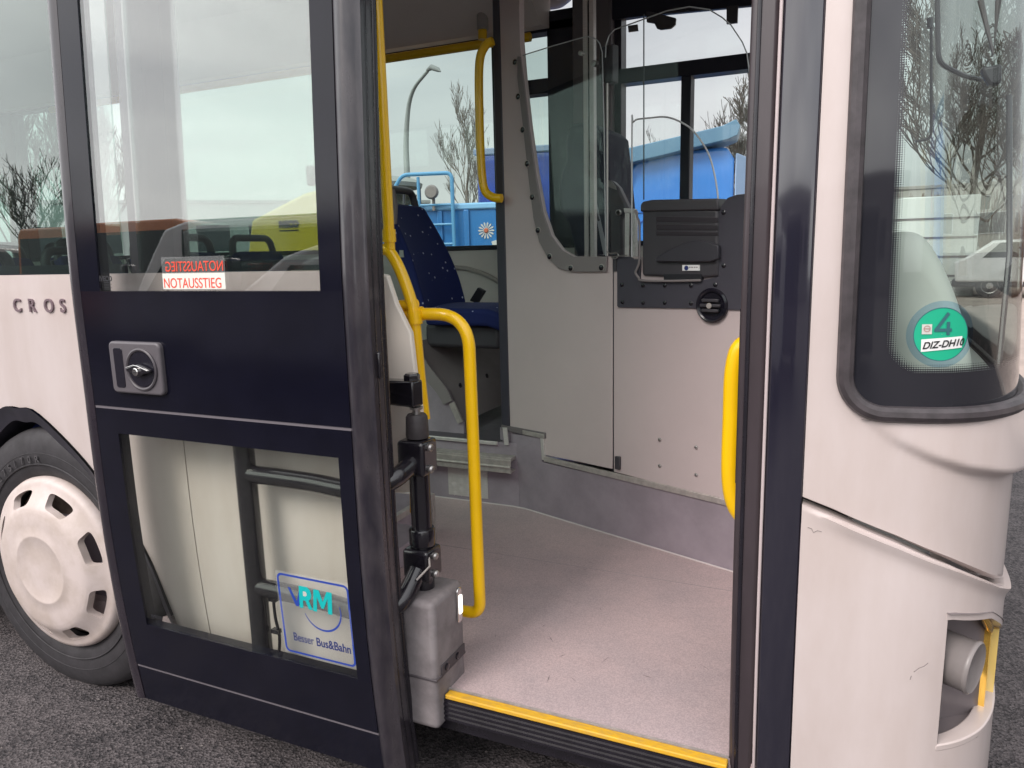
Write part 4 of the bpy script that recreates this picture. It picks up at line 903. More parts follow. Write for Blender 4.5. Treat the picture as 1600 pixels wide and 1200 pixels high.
# clear hinge brackets on the post
b = MB(); q = CW(932,100,-.02); b.lathe([(.012,0),(.012,.02),(.0,.022)], q, cn, 12); q2 = CW(911,84,-.02); b.lathe([(.009,0),(.009,.02),(.0,.022)], q2, cn, 12); b.build('glass_fitting', STEEL, P)
MB().poly([CW(*p,-.04) for p in ((936,75),(948,70),(957,68),(957,128),(946,132),(936,122))], -cn*.04).build('screen_hinge', PLAST, P, bevel=.004)
# aluminium posts behind the wall
def post(px0, px1, ytop, ybot, y, m=ALU, dark=None):
    a = UY(px0, 200, y); c = UY(px1, 200, y); zt = UY(px0, ytop, y).z; zb = UY(px0, ybot, y).z
    b = MB(); w = c.x-a.x; b.box(a.x, a.x+w*.42, y, y+.04, zb, zt); b.box(a.x+w*.58, c.x, y, y+.04, zb, zt); o_ = b.build('aluminium_post', m, P, bevel=.002)
    MB().box(a.x+w*.40, a.x+w*.60, y+.010, y+.035, zb, zt).build('post_groove', RUBBERD, o_)
post(911.5, 928, -40, 404, 1.70); post(976.5, 994, 330, 405, 1.52)
MB().poly([UY(*p, 1.515) for p in ((974,325),(991,326),(991,333),(975,332))], V(0,.05,0)).build('post_cap', ALU, P, bevel=.003)
# driver seat: high dark back, belt, armrest
DS = empty('driver_seat', (-1.15, 1.95, .65), parent=P)
b = MB(); out_ = [(868,300),(873,268),(880,250),(880,220),(884,200),(893,191),(908,189),(930,192),(940,205),(944,240),(948,280),(952,320),(962,420),(905,420),(893,385),(884,350),(872,330)]
b.poly([UY(*p, 1.98) for p in out_], V(.03,.42,0)); b.build('seat_back', mat('driver_fabric', (.02,.022,.045), .8, bump=.4, bscale=500), DS, bevel=.05, seg=4)
MB().poly([UY(*p, 1.93) for p in ((927,316),(932,316),(950,398),(943,398))], V(0,.004,0)).build('seat_belt', mat('belt', (.42,.42,.45), .7), DS)
b = MB(); b.tube([UY(930,330,1.925), UY(936,345,1.925)], .006, 8); b.build('belt_buckle', PLAST, DS)
MB().box(-1.25, -.75, 1.75, 2.2, 1.0, 1.13).build('seat_cushion', mat('driver_cushion', (.02,.022,.045), .8), DS, bevel=.04, seg=3)
MB().poly([UY(*p, 1.60) for p in ((950,280),(957,283),(966,292),(982,325),(985,332),(976,336),(972,345),(974,404),(951,404))], V(0,.07,0)).build('armrest', PLAST, DS, bevel=.012, seg=3)
MB().poly([UY(*p, 1.595) for p in ((949,281),(956,284),(962,291),(963,297),(951,292))], V(0,.004,0)).build('armrest_trim', LENS, DS)
q = UY(967,332,1.597); MB().lathe([(.013,.0),(.013,.008),(.008,.01),(.008,.0)], q, (0,-1,0), 16).build('armrest_pivot', STEEL, DS)
MB().tube(smooth_path([CW(*p, .02) for p in ((948,392),(953,396),(962,395),(966,399),(962,404),(956,402),(968,400),(980,399))], 4), .0028, 6).build('door_catch', STEEL, P)
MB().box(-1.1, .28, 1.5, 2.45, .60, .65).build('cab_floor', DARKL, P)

# ---- dashboard under the windscreen
b = MB()
def hump(u, v):
    a = math.pi*v; y = .26+.75*(1-math.cos(math.pi*u))/2
    return V(0, 0, 0)
prof_h = [(.02,1.14),(.03,1.40),(.045,1.50),(.07,1.545),(.105,1.553),(.14,1.540),(.175,1.49),(.215,1.40),(.245,1.30),(.258,1.22),(.262,1.14)]
pp = smooth_path([V(x,0,z) for x, z in prof_h], 4); n = len(pp); rows = []
for k, (y, s_) in enumerate([(.20,.80),(.21,.90),(.235,.96),(.28,1.0),(.60,1.0),(.9,.98)]):
    rows.append([V(.13+(p.x-.13)*s_, y, 1.14+(p.z-1.14)*s_) for p in pp])
b.add([p for r_ in rows for p in r_], [(j*n+i, j*n+i+1, (j+1)*n+i+1, (j+1)*n+i) for j in range(5) for i in range(n-1)] + [tuple(range(n)), tuple(range(5*n, 6*n))])
b.build('dashboard_hump', DASH, P, smooth=60)
b = MB(); b.slab(lambda u, v: FP(.10+(2*STOT-.2)*u, 1.215+.03*v, -.03-.30*v), lambda u, v: FP(.10+(2*STOT-.2)*u, .9, -.03-.30*v), 60, 3); b.build('dashboard', mat('dashboard_top', (.30,.30,.29), .6), P, smooth=60)
b = MB()
for i in range(9):
    s_ = .30+.028*i; b.slab(lambda u, v: FP(s_+.012*u, 1.232, -.05-.05*v), lambda u, v: FP(s_+.012*u, 1.238, -.05-.05*v), 1, 1)
b.build('demister_vent', BLKP, P)
MB().poly([FP(.14,1.02,-.04), FP(.14,1.24,-.04), V(.02,.45,1.24), V(.02,.45,1.02)], V(.03,.02,0)).build('dashboard_side', PLAST, P)
b = MB().tube([FP(.50,1.24,-.03), FP(.62,1.50,-.02), FP(.75,1.85,-.02)], .006, 8); b.build('wiper_arm', RUBBERD, P)
# blind guide rods and mirror seen through the windscreen
MB().tube(fillet([FP(.22,2.05,-.05), FP(.235,1.86,-.05), FP(.33,1.84,-.06), FP(.42,1.84,-.06)], .02, 4), .0045, 8).build('mirror_bracket', PLAST, P)
MB().tube(fillet([UY(1455,30,.32), UY(1455,217,.32), UY(1430,221,.32)], .02, 4), .003, 6).build('blind_rod', PLAST, P)
MB().tube([UY(1453,28,.32), UY(1453,44,.32)], .006, 8).build('blind_clip', PLAST, P)
MB().poly([UY(*p, .30) for p in ((1533,105),(1552,102),(1566,98),(1566,128),(1556,134),(1546,132),(1538,120))], V(0,.03,0)).build('mirror_mount', PLAST, P, bevel=.006)
MB().tube([UY(1532,0,.34), UY(1552,85,.34), UY(1560,0,.34)], .006, 8).build('mirror_bracket', PANELD, P)

# ---- passenger seats
def make_seat(x, y):
    s = empty('passenger_seat', (x, y, 1.05), parent=P); w = .45
    def br(u, v):                               # backrest front
        zz = 1.25+.53*v; xx = x-.0-.22*v+.03*math.sin(math.pi*v); hw = (w/2)*(1-.22*max(0, v-.25)*1.1)
        yy = y+(u-.5)*2*hw; return V(xx-.03*(1-abs(2*u-1)**2.5)+.03, yy, zz+.012*(1-abs(2*u-1)**6)*(v > .99))
    MB().slab(br, lambda u, v: br(u, v)+V(-.075,0,-.015), 12, 14).build('backrest', FABRIC, s, bevel=.018, seg=3, smooth=60)
    def cu2(u, v): return V(x+.02+.43*u, y+(v-.5)*w, 1.262+.012*math.sin(math.pi*v)-.03*max(0, u-.8)*5*u)
    MB().slab(cu2, lambda u, v: cu2(u, v)+V(0,0,-.085), 10, 10).build('cushion', FABRIC, s, bevel=.02, seg=3, smooth=60)
    MB().slab(lambda u, v: br(u*1.0, v)+V(-.078,0,-.02), lambda u, v: br(u, v)+V(-.095,0,-.02), 8, 8).build('seat_shell', PLAST, s, smooth=60)
    MB().tube(fillet([V(x-.235,y-.165,1.76), V(x-.25,y-.15,1.865), V(x-.25,y+.15,1.865), V(x-.235,y+.165,1.76)], .10, 8), .020, 12).build('headrest_hoop', PLAST, s)
    MB().box(x-.02, x+.40, y-.16, y+.16, 1.06, 1.18).build('seat_base', PLAST, s, bevel=.02)
    return s
s0 = make_seat(-1.945, 1.815)
def dup(o, parent, loc):
    c = o.copy(); COL.objects.link(c); c.parent = parent; c.location = loc
    for ch in o.children:
        d_ = ch.copy(); COL.objects.link(d_); d_.parent = c
    return c
base = WPOS[P.name]
spots = [(-2.95, 1.80), (-2.95, 1.32), (-3.75, 1.80), (-3.75, 1.32), (-4.55, 1.80), (-4.55, 1.32), (-5.35,1.80), (-3.15, .36), (-3.15, .84), (-3.95, .36), (-3.95, .84), (-4.75, .36)]
for x, y in spots:
    dz = -.28 if y < 1.0 else -.22
    dup(s0, P, Vector((x, y, 1.05+dz)) - base)
# grey grip at the seat edge by the rail, belt buckle
q = UY(614,320,1.5); MB().tube([UY(613,296,1.45), UY(616,320,1.45), UY(617,350,1.45)], [.012,.018,.010], 12).build('seat_grip', PANELT, s0)
MB().poly([UY(*p, 2.05) for p in ((733,470),(746,449),(757,455),(745,474))], V(0,.03,0)).build('belt_buckle', BLKP, s0, bevel=.005)
MB().poly([UY(*p, 1.60) for p in ((624,391),(630,391),(631,402),(624,402))], V(0,.003,0)).build('belt_anchor', STEEL, s0)
MB().tube([V(-2.9,1.0,FZ), V(-2.9,1.0,2.9)], .017, 12).build('grab_rail', YEL, P)
MB().tube([V(-3.4,.25,2.62), V(-3.4,.25,1.6)], .015, 12).build('grab_rail', YEL, P)
# fixings and marks of use
for z in (1.362,):
    b = MB().tube([V(-1.135,.22,z), V(-1.105,.22,z)], .0215, 18).build('rail_clamp', YEL, P)
    MB().lathe([(.005,0),(.005,.004),(.0,.005)], (-1.12,.2,z+.018), (0,-.3,1), 8).build('screw', STEEL, b)
MB().tube([V(-1.118,.2,1.372), V(-1.1155,.2,1.335)], .0205, 18).build('rail_clamp', YEL, P)
MB().tube([V(-1.189,.20,1.60), V(-1.189,.20,1.565)], .019, 18).build('rail_clamp', YEL, P)
SCF = mat('scuff_mark', (.22,.19,.185), .6)
for pts in (((1262,824),(1268,826),(1271,832),(1277,829),(1284,831)), ((1422,1062),(1424,1056)), ((1428,1050),(1436,1044),(1444,1041),(1450,1036)), ((1346,655),(1356,657),(1364,656))):
    MB().tube([UY(*p, -.0045+lean(UY(*p,0).z)) for p in pts], .0009, 4).build('scuff', SCF, P)
rnd = random.Random(4)
b = MB()
for i in range(26):
    px, py = rnd.uniform(740,1130), rnd.uniform(860,1080); q = UZ(px, py, FZ+.0006)
    a = rnd.uniform(0,3.1); l = rnd.uniform(.004,.022); w = rnd.uniform(.0006,.0016)
    d1 = V(math.cos(a)*l, math.sin(a)*l, 0); d2 = V(-math.sin(a)*w, math.cos(a)*w, 0); b.add([q-d1, q+d2, q+d1, q-d2], [(0,1,2,3)])
o_ = b.build('shoe_marks', mat('shoe_mark', (.20,.165,.165), .6), P, smooth=0)
b = MB()
for i in range(900):
    x, y = rnd.uniform(-4.5,2.2), rnd.uniform(-1.2,.25) if rnd.random() < .8 else rnd.uniform(.25,3.5); r = rnd.uniform(.0015,.0065)
    c = V(x, y, r*.35); b.add([c+V(r,0,0), c+V(0,r*.8,0), c+V(-r,0,0), c+V(0,-r*.9,0), c+V(0,0,r*.7)], [(0,1,4),(1,2,4),(2,3,4),(3,0,4)])
o_ = b.build('grit', mat('grit', (.16,.14,.135), .9), None, smooth=0); o_['kind'] = 'stuff'; o_['label'] = 'loose grit and small stones on the asphalt by the bus'; o_['category'] = 'grit'

# ================================================================== OTHER VEHICLES AND THINGS
CARGL = mat('car_glass', (.02, .028, .032), .06, coat=.5)
def car_paint(name, col): return mat(name, col, .28, coat=.5, var=.08, vscale=2)
def vehicle(name, label, cat, loc, rz, L_, H_, W_, prof, wins, paint, wheels, group=None, wr=.34, roofmat=None, extra=None, lampz=.75, wind=True):
    """prof: (x, z) side outline, front at +x. wins: side-window outlines. built about the origin, then turned"""
    root = empty(name, (0,0,0), label, cat, group)
    b = MB(); b.poly([V(x, -W_/2, z) for x, z in prof], V(0, W_, 0)); b.build('body', paint, root, bevel=.06, seg=3)
    for w in wins:
        for s in (-1, 1):
            b = MB(); b.poly([V(x, s*(W_/2+.004), z) for x, z in w], V(0, -s*.02, 0)); b.build('window', CARGL, root)
    # windscreen on the steepest front slope
    k = max(range(len(prof)-1), key=lambda i: (prof[i][0]+prof[i+1][0] > 0)*abs(prof[i+1][1]-prof[i][1])*(abs(prof[i+1][0]-prof[i][0]) > .15))
    a, c = prof[k], prof[k+1]; n_ = Vector((-(c[1]-a[1]), c[0]-a[0])).normalized(); n_ = n_ if n_.x > 0 else -n_
    q0 = Vector(a).lerp(Vector(c), .08)+n_*.006; q1 = Vector(a).lerp(Vector(c), .92)+n_*.006
    b = MB(); b.poly([V(q0.x,-W_/2+.12,q0.y), V(q1.x,-W_/2+.08,q1.y), V(q1.x,W_/2-.08,q1.y), V(q0.x,W_/2-.12,q0.y)], V(-n_.x*.02, 0, -n_.y*.02))
    if wind: b.build('windscreen', CARGL, root)
    for x in wheels:
        for s in (-1, 1):
            o = (x, s*(W_/2-.02), wr)
            w = MB().lathe([(wr*.62,.0),(wr*.9,-.005),(wr,-.04),(wr,-.2),(wr*.6,-.22)], o, (0,s,0), 28).build('wheel', TYRE, root)
            MB().lathe([(wr*.60,.004),(wr*.5,-.01),(wr*.15,.004),(0,.004)], o, (0,s,0), 20, close=False).build('rim', STEEL, w)
    xf = max(p[0] for p in prof)
    for s in (-1, 1):
        MB().poly([V(xf-.03, s*(W_/2-.12-a_), lampz+c_) for a_, c_ in rrect(0,.28,-.09,.09,.05)], V(.04,0,0)).build('headlight', LENS, root, bevel=.01)
        MB().box(q1.x-.06, q1.x+.08, s*(W_/2+.03) if s > 0 else s*(W_/2+.03)-.18, (s*(W_/2+.03)+.18) if s > 0 else s*(W_/2+.03), q1.y+.05, q1.y+.38).build('mirror', BLKM, root, bevel=.03)
    MB().poly([V(xf-.02, a_, c_) for a_, c_ in rrect(-.5,.5,lampz-.12,lampz+.1,.04)], V(.025,0,0)).build('grille', PLAST, root, bevel=.01)
    MB().box(-L_/2-.03, L_/2+.02, -W_/2+.05, W_/2-.05, .28, .46).build('bumper', PLAST, root, bevel=.04)
    if extra: extra(root)
    root.location = loc; root.rotation_euler = (0, 0, rad(rz))
    return root
def van_prof(L_, H_): h = L_/2; return [(-h,.42),(-h,H_-.15),(-h+.08,H_),(h-1.75,H_),(h-1.35,H_-.12),(h-.72,1.42),(h-.12,1.12),(h,.92),(h,.42)]
def van_wins(L_, H_): h = L_/2; return [[(h-1.95,1.35),(h-1.95,H_-.62),(h-1.38,H_-.62),(h-.92,1.38)]]
def tw(L_, H_): h = L_/2; return [(-h,.42),(-h,H_-.1),(-h+.1,H_),(h-.5,H_),(h-.25,H_-.25),(h-.02,1.55),(h,1.0),(h,.42)]

L_MIR, H_MIR = 6.6, 2.95
# orange van and white vans parked behind the photographer (mirrored in the glass)
def band(root):
    MB().box(-L_MIR/2+.15, L_MIR/2-1.75, -1.03, 1.03, 1.05, H_MIR-(.24 if H_MIR > 2.9 else .14)).build('window', CARGL, root)
vehicle('orange_van', 'orange high-roof van with dark side windows, mirrored in the door glass', 'van', (-12.5,-9.4,0), 0, 6.6, 2.95, 2.0, van_prof(6.6,2.95), van_wins(6.6,2.95), car_paint('orange_paint',(.80,.30,.14)), (-2.1,2.3), extra=band)
L_MIR, H_MIR = 5.8, 2.6
vehicle('white_van', 'white panel van with long curved roof, mirrored in the door glass', 'van', (-7.6,-7.6,0), 180, 5.8, 2.6, 2.0, van_prof(5.8,2.6), van_wins(5.8,2.6), car_paint('white_paint',(.85,.83,.83)), (-1.9,2.0), extra=band)
cp_ = [(-2.1,.40),(-2.15,.9),(-1.9,1.02),(-1.35,1.42),(.1,1.46),(.55,1.38),(1.15,1.0),(1.95,.86),(2.15,.7),(2.15,.40)]
cw_ = [[(-1.55,1.0),(-1.2,1.36),(-.1,1.38),(.0,1.0)],[(.05,1.0),(-.02,1.38),(.45,1.33),(.95,1.0)]]
L_MIR, H_MIR = 6.2, 2.75
vehicle('dark_minibus', 'dark minibus with pale roof, mirrored in the glass beside the orange van', 'minibus', (-19.5,-9.0,0), 0, 6.2, 2.75, 2.0, van_prof(6.2,2.75), van_wins(6.2,2.75), car_paint('grey_paint',(.30,.27,.27)), (-2.0,2.1), extra=band)
L_MIR, H_MIR = 5.6, 2.45
vehicle('grey_van', 'long grey van with windows all along, mirrored in the door panel', 'van', (-1.5,-8.6,0), 180, 5.6, 2.45, 2.0, van_prof(5.6,2.45), van_wins(5.6,2.45), car_paint('grey_paint_b',(.16,.15,.16)), (-1.9,2.0), extra=band)
vehicle('small_white_van', 'small white van with low roof parked closest, mirrored at the bottom of the door glass', 'van', (-4.6,-5.8,0), 180, 4.4, 1.98, 1.8, van_prof(4.4,1.98), [[(.2,1.15),(.2,1.75),(.75,1.75),(1.25,1.18)],[(-2.0,1.2),(-2.0,1.75),(.1,1.75),(.1,1.2)]], car_paint('white_paint_d',(.66,.65,.66)), (-1.45,1.45), wr=.31, lampz=.85)

# yellow flatbed truck beyond the bus
def yl(root): 
    text('lettering', 'IVECO', .15, V(-.66,-.812,2.05), (1,0,0), (0,0,1), BLKP, root, off=.012, ext=.004)
    MB().box(-.66, -.24, -.808, -.804, 1.98, 2.00).build('lettering_line', BLKP, root)
yp = [(-1.80,.5),(-1.80,1.5),(-1.45,1.62),(-1.30,2.20),(-.1,2.60),(.25,2.66),(.35,2.5),(.35,.5)]
YT = vehicle('yellow_truck', 'yellow tipper truck with sloping nose and black lettering beyond the bus', 'truck', (-8.55,9.7,0), 0, 3.4, 2.7, 1.6, yp, [], car_paint('yellow_paint',(.62,.42,.03)), (-1.1,-.1), wr=.45, extra=yl, wind=False)

# blue truck cab outside the driver window
BLUE = car_paint('bright_blue_paint', (.05,.24,.66)); BLUES = mat('spoiler_blue', (.10,.22,.32), .45)
t = empty('blue_truck', (0,0,0), 'bright blue truck cab with wide grey-blue roof spoiler outside the driver window', 'truck')
W2 = .92
outl = [(-W2,.9),(-W2,2.3),(-W2+.10,2.85),(-W2+.28,3.02),(-.2,3.10),(.6,3.14),(W2-.12,3.14),(W2,2.95),(W2,.9)]
MB().poly([V(x,0,z) for x, z in outl], V(0,1.9,0)).build('cab', BLUE, t, bevel=.06, seg=3)
b = MB(); b.tube([V(-W2,-.008,2.12), V(W2,-.008,2.22)], .012, 6); b.tube(fillet([V(-.62,-.008,1.5), V(-.62,-.008,2.0), V(.78,-.008,2.07), V(.78,-.008,1.5)], .1, 4), .012, 6); b.build('cab_crease', mat('crease_blue',(.02,.11,.4),.4), t)
b = MB(); b.poly([V(-.94,-.25,2.93), V(-1.0,-.25,3.08), V(-.88,-.25,3.17), V(.72,-.25,3.44), V(.93,-.25,3.53), V(1.0,-.25,3.42), V(.96,-.25,3.28), V(.8,-.25,3.22), V(-.3,-.25,3.02), V(-.9,-.25,2.92)], V(0,.7,-.02)); b.build('roof_spoiler', BLUES, t, bevel=.015, seg=2)
b = MB(); b.tube([V(-.78,-.05,2.62), V(-.76,-.2,3.0)], .025, 8); b.tube([V(.1,-.2,3.1), V(.1,-.22,3.2)], .03, 8); b.build('spoiler_stay', PLAST, t)
MB().poly([V(W2+.02,.0,.9), V(W2+.02,.0,3.05), V(W2+.35,.5,2.95), V(W2+.45,.6,2.4), V(W2+.45,.6,.9)], V(0,.5,0)).build('side_fairing', mat('pale_blue_fairing',(.28,.42,.62),.3), t, bevel=.03)
MB().box(-1.16,-.86,-.06,-.01,1.4,1.95).build('intake_grille', PLAST, t, bevel=.02)
for s in (-1,1):
    for y in (1.2, -2.2): MB().lathe([(.28,0),(.46,-.01),(.5,-.06),(.5,-.3)], (s*.9,y,.5), (s,0,0), 28).build('wheel', TYRE, t)
MB().box(-.45,.45,-4.5,.2,.75,1.0).build('chassis', PLAST, t, bevel=.02)
az = rad(-12.0); d_ = 13.2; t.location = (CAM.x+math.sin(az)*d_, CAM.y+math.cos(az)*d_, 0); t.rotation_euler = (0,0,rad(8))

# blue utility truck with ladder and painted flower
UT = empty('utility_truck', (0,0,0), 'light blue utility truck body with ladder hoop and painted white flower', 'truck')
UB = car_paint('sky_blue_paint',(.03,.17,.43))
MB().box(-1.25,1.35,0,3.2,.8,2.36).build('body', UB, UT, bevel=.05, seg=3)
MB().box(-1.3,1.4,-.04,3.25,2.30,2.42).build('roof_edge', mat('pale_blue_edge',(.22,.45,.70),.4), UT, bevel=.03)
for x in (-.05,.45): MB().box(x,x+.10,-.05,.0,.8,2.3).build('body_rib', UB, UT, bevel=.015)
b = MB(); b.tube(fillet([V(-1.15,-.12,2.2), V(-.65,-.12,2.95), V(.28,-.12,2.95), V(.28,-.12,.9)], .12, 6), .035, 10); b.tube([V(-.35,-.12,2.9),V(-.35,-.12,.9)], .03, 8)
for z in (1.0,1.35,1.7,2.05,2.4): b.tube([V(-.35,-.12,z), V(.28,-.12,z)], .022, 8)
b.build('ladder', mat('ladder_blue',(.10,.30,.52),.4), UT)
b = MB(); b.lathe([(.12,0),(.13,.06),(.10,.1)], (-.08,-.16,2.62), (0,-1,0), 16); b.tube([V(-.08,-.1,2.3), V(-.08,-.1,2.6)], .03, 8); b.build('work_lamp', LENS, UT)
b = MB(); 
for k in range(14):
    a = 2*math.pi*k/14; r = .13; b.poly([V(.86,-.012,1.92), V(.86+r*math.cos(a-.12),-.012,1.92+r*math.sin(a-.12)), V(.86+r*1.2*math.cos(a),-.012,1.92+r*1.2*math.sin(a)), V(.86+r*math.cos(a+.12),-.012,1.92+r*math.sin(a+.12))], V(0,.01,0))
b.poly([V(.95,-.012,1.72), V(1.05,-.012,1.75), V(1.22,-.012,1.35), V(1.1,-.012,1.2)], V(0,.01,0))
b.build('flower_artwork', mat('flower_white',(.50,.50,.48),.6), UT)
b = MB().lathe([(.045,0),(.03,.02),(0,.02)], (.86,-.012,1.92), (0,-1,0), 14); b.build('flower_centre', mat('flower_red',(.45,.12,.06),.6), UT)
MB().box(.65,1.0,-.03,0,.95,1.2).build('rear_light', RED, UT, bevel=.02)
for s in (-1,1): MB().lathe([(.28,0),(.46,-.01),(.5,-.06),(.5,-.3)], (s*1.2+.05,1.4,.5), (s,0,0), 28).build('wheel', TYRE, UT)
MB().box(-.9,1.0,.2,3.6,.45,.8).build('chassis', PLAST, UT)
az = rad(-29.6); d_ = 14.0; UT.location = (CAM.x+math.sin(az)*d_, CAM.y+math.cos(az)*d_, 0); UT.rotation_euler = (0,0,rad(14))

# dark blue box truck further right
DT = empty('navy_truck', (0,0,0), 'tall dark navy box truck with red lamp, half hidden by the cab pillar', 'truck')
MB().box(-.95,1.2,0,5,.8,3.35).build('box_body', mat('navy_paint',(.012,.05,.30),.3,coat=.4,var=.4,vscale=1.5), DT, bevel=.05)
MB().box(-1.0,1.25,-.03,5.03,3.33,3.45).build('roof_edge', mat('grey_blue_edge',(.15,.2,.3),.4), DT, bevel=.02)
MB().box(.55,.75,-.05,0,1.7,2.0).build('tail_lamp', RED, DT, bevel=.02)
MB().box(-.9,1.15,-.06,0,.75,1.5).build('tail_lift', PLAST, DT, bevel=.03)
for s in (-1,1): MB().lathe([(.28,0),(.46,-.01),(.5,-.06),(.5,-.3)], (s*1.0+.1,3.6,.5), (s,0,0), 28).build('wheel', TYRE, DT)
az = rad(-23.1); d_ = 14.3; DT.location = (CAM.x+math.sin(az)*d_, CAM.y+math.cos(az)*d_, 0); DT.rotation_euler = (0,0,rad(10))

# dark wheeled machine with grey canopy
EX = empty('construction_machine', (0,0,0), 'dark wheeled machine with domed grey canopy roof beyond the rear windows', 'machine')
b = MB(); b.lathe([(0,.22),(.5,.2),(.95,.12),(1.15,.0),(1.12,-.1),(.9,-.14),(0,-.14)], (0,0,3.35), (0,0,1), 28); b.build('canopy', mat('canopy_grey',(.26,.28,.27),.5), EX)
for x in (-.8,.8):
    for y in (-.7,.7): MB().tube([V(x,y,1.3),V(x,y,3.25)], .05, 8).build('canopy_post', PLAST, EX)
MB().box(-.75,.75,-.65,.65,1.3,3.1).build('cab_glazing', mat('dark_glazing',(.03,.035,.035),.1), EX)
MB().box(-1.0,2.2,-.8,.8,.8,1.4).build('engine_cover', mat('machine_dark',(.10,.09,.08),.5), EX, bevel=.1)
for x in (-.6,1.6):
    for s in (-1,1): MB().lathe([(.3,0),(.6,-.02),(.65,-.08),(.65,-.4)], (x,s*1.1,.65), (0,s,0), 28).build('wheel', TYRE, EX)
b = MB(); b.tube(fillet([V(1.2,-.8,1.4),V(1.25,-.85,2.4),V(1.3,-.85,3.0)],.1,3), .03, 6); b.box(1.15,1.35,-.95,-.8,2.3,2.7); b.build('mirror', BLKM, EX)
az = rad(-34.0); d_ = 20.5; EX.location = (CAM.x+math.sin(az)*d_, CAM.y+math.cos(az)*d_, 0)
# white vans seen past the driver seat
vehicle('white_van', 'white delivery van parked beyond the cab side window', 'van', (CAM.x+math.sin(rad(-21.0))*19, CAM.y+math.cos(rad(-21.0))*19, 0), 90, 5.6, 2.3, 2.0, van_prof(5.6,2.3), van_wins(5.6,2.3), car_paint('white_paint_b',(.70,.71,.72)), (-1.8,1.9))

# street lamp
SL = empty('street_lamp', (0,0,0), 'tall grey street lamp with curved arm beyond the rear windows', 'street lamp')
D = 30; az = rad(-31.9); base_ = V(CAM.x+math.sin(az)*D, CAM.y+math.cos(az)*D, 0); rt_ = V(math.cos(az), math.sin(az), 0)
pth = fillet([V(0,0,0), V(0,0,5.9), rt_*.55+V(0,0,7.5), rt_*2.05+V(0,0,7.95)], 1.6, 12)
MB().tube(pth, [.12-.06*i/(len(pth)-1) for i in range(len(pth))], 12).build('pole', mat('galvanised_grey',(.30,.32,.31),.5,metal=.3), SL)
b = MB(); a0 = rt_*2.0+V(0,0,7.98); b.tube([a0, a0+rt_*.35+V(0,0,.03), a0+rt_*.8+V(0,0,-.14), a0+rt_*.98+V(0,0,-.24)], [.05,.10,.08,.02], 12); b.build('lamp_head', mat('lamp_head_grey',(.16,.17,.17),.5), SL)
SL.location = base_

# bare trees
def bare_tree(name, label, loc, h, spread, seed, upright=.5, density=1.0, m=BARK, group='bare winter trees', tw_=.012, levels=5, trunk_r=None):
    rnd = random.Random(seed); root = empty(name, loc, label, 'tree', group); base_ = Vector(loc)
    tb = MB(); cb = MB(); R0 = trunk_r or h*.016
    tp = [base_]; hh = 0; 
    n = 7
    for i in range(1, n+1): tp.append(base_ + V(rnd.uniform(-.02,.02)*h*i/n, rnd.uniform(-.02,.02)*h*i/n, h*.80*i/n))
    tb.tube(tp, [R0*(1-.78*i/n) for i in range(n+1)], 8)
    def grow(p, dr, ln_, r, lv):
        k = 3; pts = [p]; q = p; dd = dr.copy()
        for i in range(k):
            dd = (dd + V(rnd.uniform(-.16,.16), rnd.uniform(-.16,.16), upright*.16)).normalized(); q = q + dd*ln_/k; pts.append(q)
        cb.tube(pts, [max(tw_*(.55 if lv >= levels-1 else 1), r*(1-.5*i/k)) for i in range(k+1)], 3 if lv > 2 else 5, caps=False)
        if lv >= levels: return
        nb = 3 + (rnd.random() < density*.7)
        for j in range(nb):
            t_ = rnd.uniform(.35, 1.0); bp = pts[min(k, int(t_*k+.5))]
            a = rnd.uniform(0, 2*math.pi); s = rnd.uniform(.35,.75)
            nd = (dd + V(math.cos(a)*s, math.sin(a)*s, rnd.uniform(-.1,.35)*upright)).normalized()
            grow(bp, nd, ln_*rnd.uniform(.55,.78), r*.52, lv+1)
    nb = int(15*density)
    for i in range(nb):
        t_ = .22 + .76*i/nb; k = t_/.98*n; j = min(n-1, int(k)); bp = tp[j].lerp(tp[j+1], min(1, k-j)); a = i*2.4+rnd.uniform(-.4,.4)
        grow(bp, V(math.cos(a)*spread, math.sin(a)*spread, upright+.15).normalized(), h*.26*(1.15-t_*.55), R0*.30*(1.1-t_*.6), 1)
    tb.build('trunk', m, root); cb.build('crown', m, root, smooth=0)
    return root
def polar(azd, dist): a = rad(azd); return (CAM.x+math.sin(a)*dist, CAM.y+math.cos(a)*dist, 0)
bare_tree('bare_tree', 'slender bare tree beside the street lamp beyond the rear windows', polar(-27.4,36), 8.0, .62, 3, upright=1.0, density=.55, tw_=.013, m=BARKL)
bare_tree('bare_tree', 'bushy bare tree seen through the left half of the door glass', polar(-53.4,27), 7.0, .6, 11, upright=1.1, density=1.3, tw_=.013)
bare_tree('bare_tree', 'bare tree at the far left beyond the rear side window', polar(-57.6,26), 6.6, .6, 15, upright=1.0, density=1.1, tw_=.013)
bare_tree('bare_tree', 'bare tree standing in front of the bus beyond the windscreen', polar(7.0,27), 10.0, .8, 21, upright=.5, density=1.6, tw_=.02, levels=5)
bare_tree('bare_tree', 'bare tree right of the blue truck cab, mostly behind the door post', polar(-6.1,30), 7.2, .7, 33, upright=.7, density=1.3, tw_=.017)
bare_tree('bare_tree', 'small bare tree behind the blue truck cab', polar(-14.0,34), 6.0, .6, 27, upright=1.1, density=.8, tw_=.015, levels=4)
for i, (a_, dd_, hh_) in enumerate(((11.0,30,7.5),(13.5,36,8.0),(17,40,9.0))):
    bare_tree('twiggy_tree', ['nearest twiggy reddish tree on the far pavement right of the bus','middle twiggy reddish tree on the far pavement right of the bus','farthest twiggy reddish tree on the far pavement right of the bus'][i], polar(a_,dd_), hh_, .8, 40+i, upright=.6, density=1.4, m=BARKG, group='reddish trees by the far pavement', tw_=.022, levels=4)
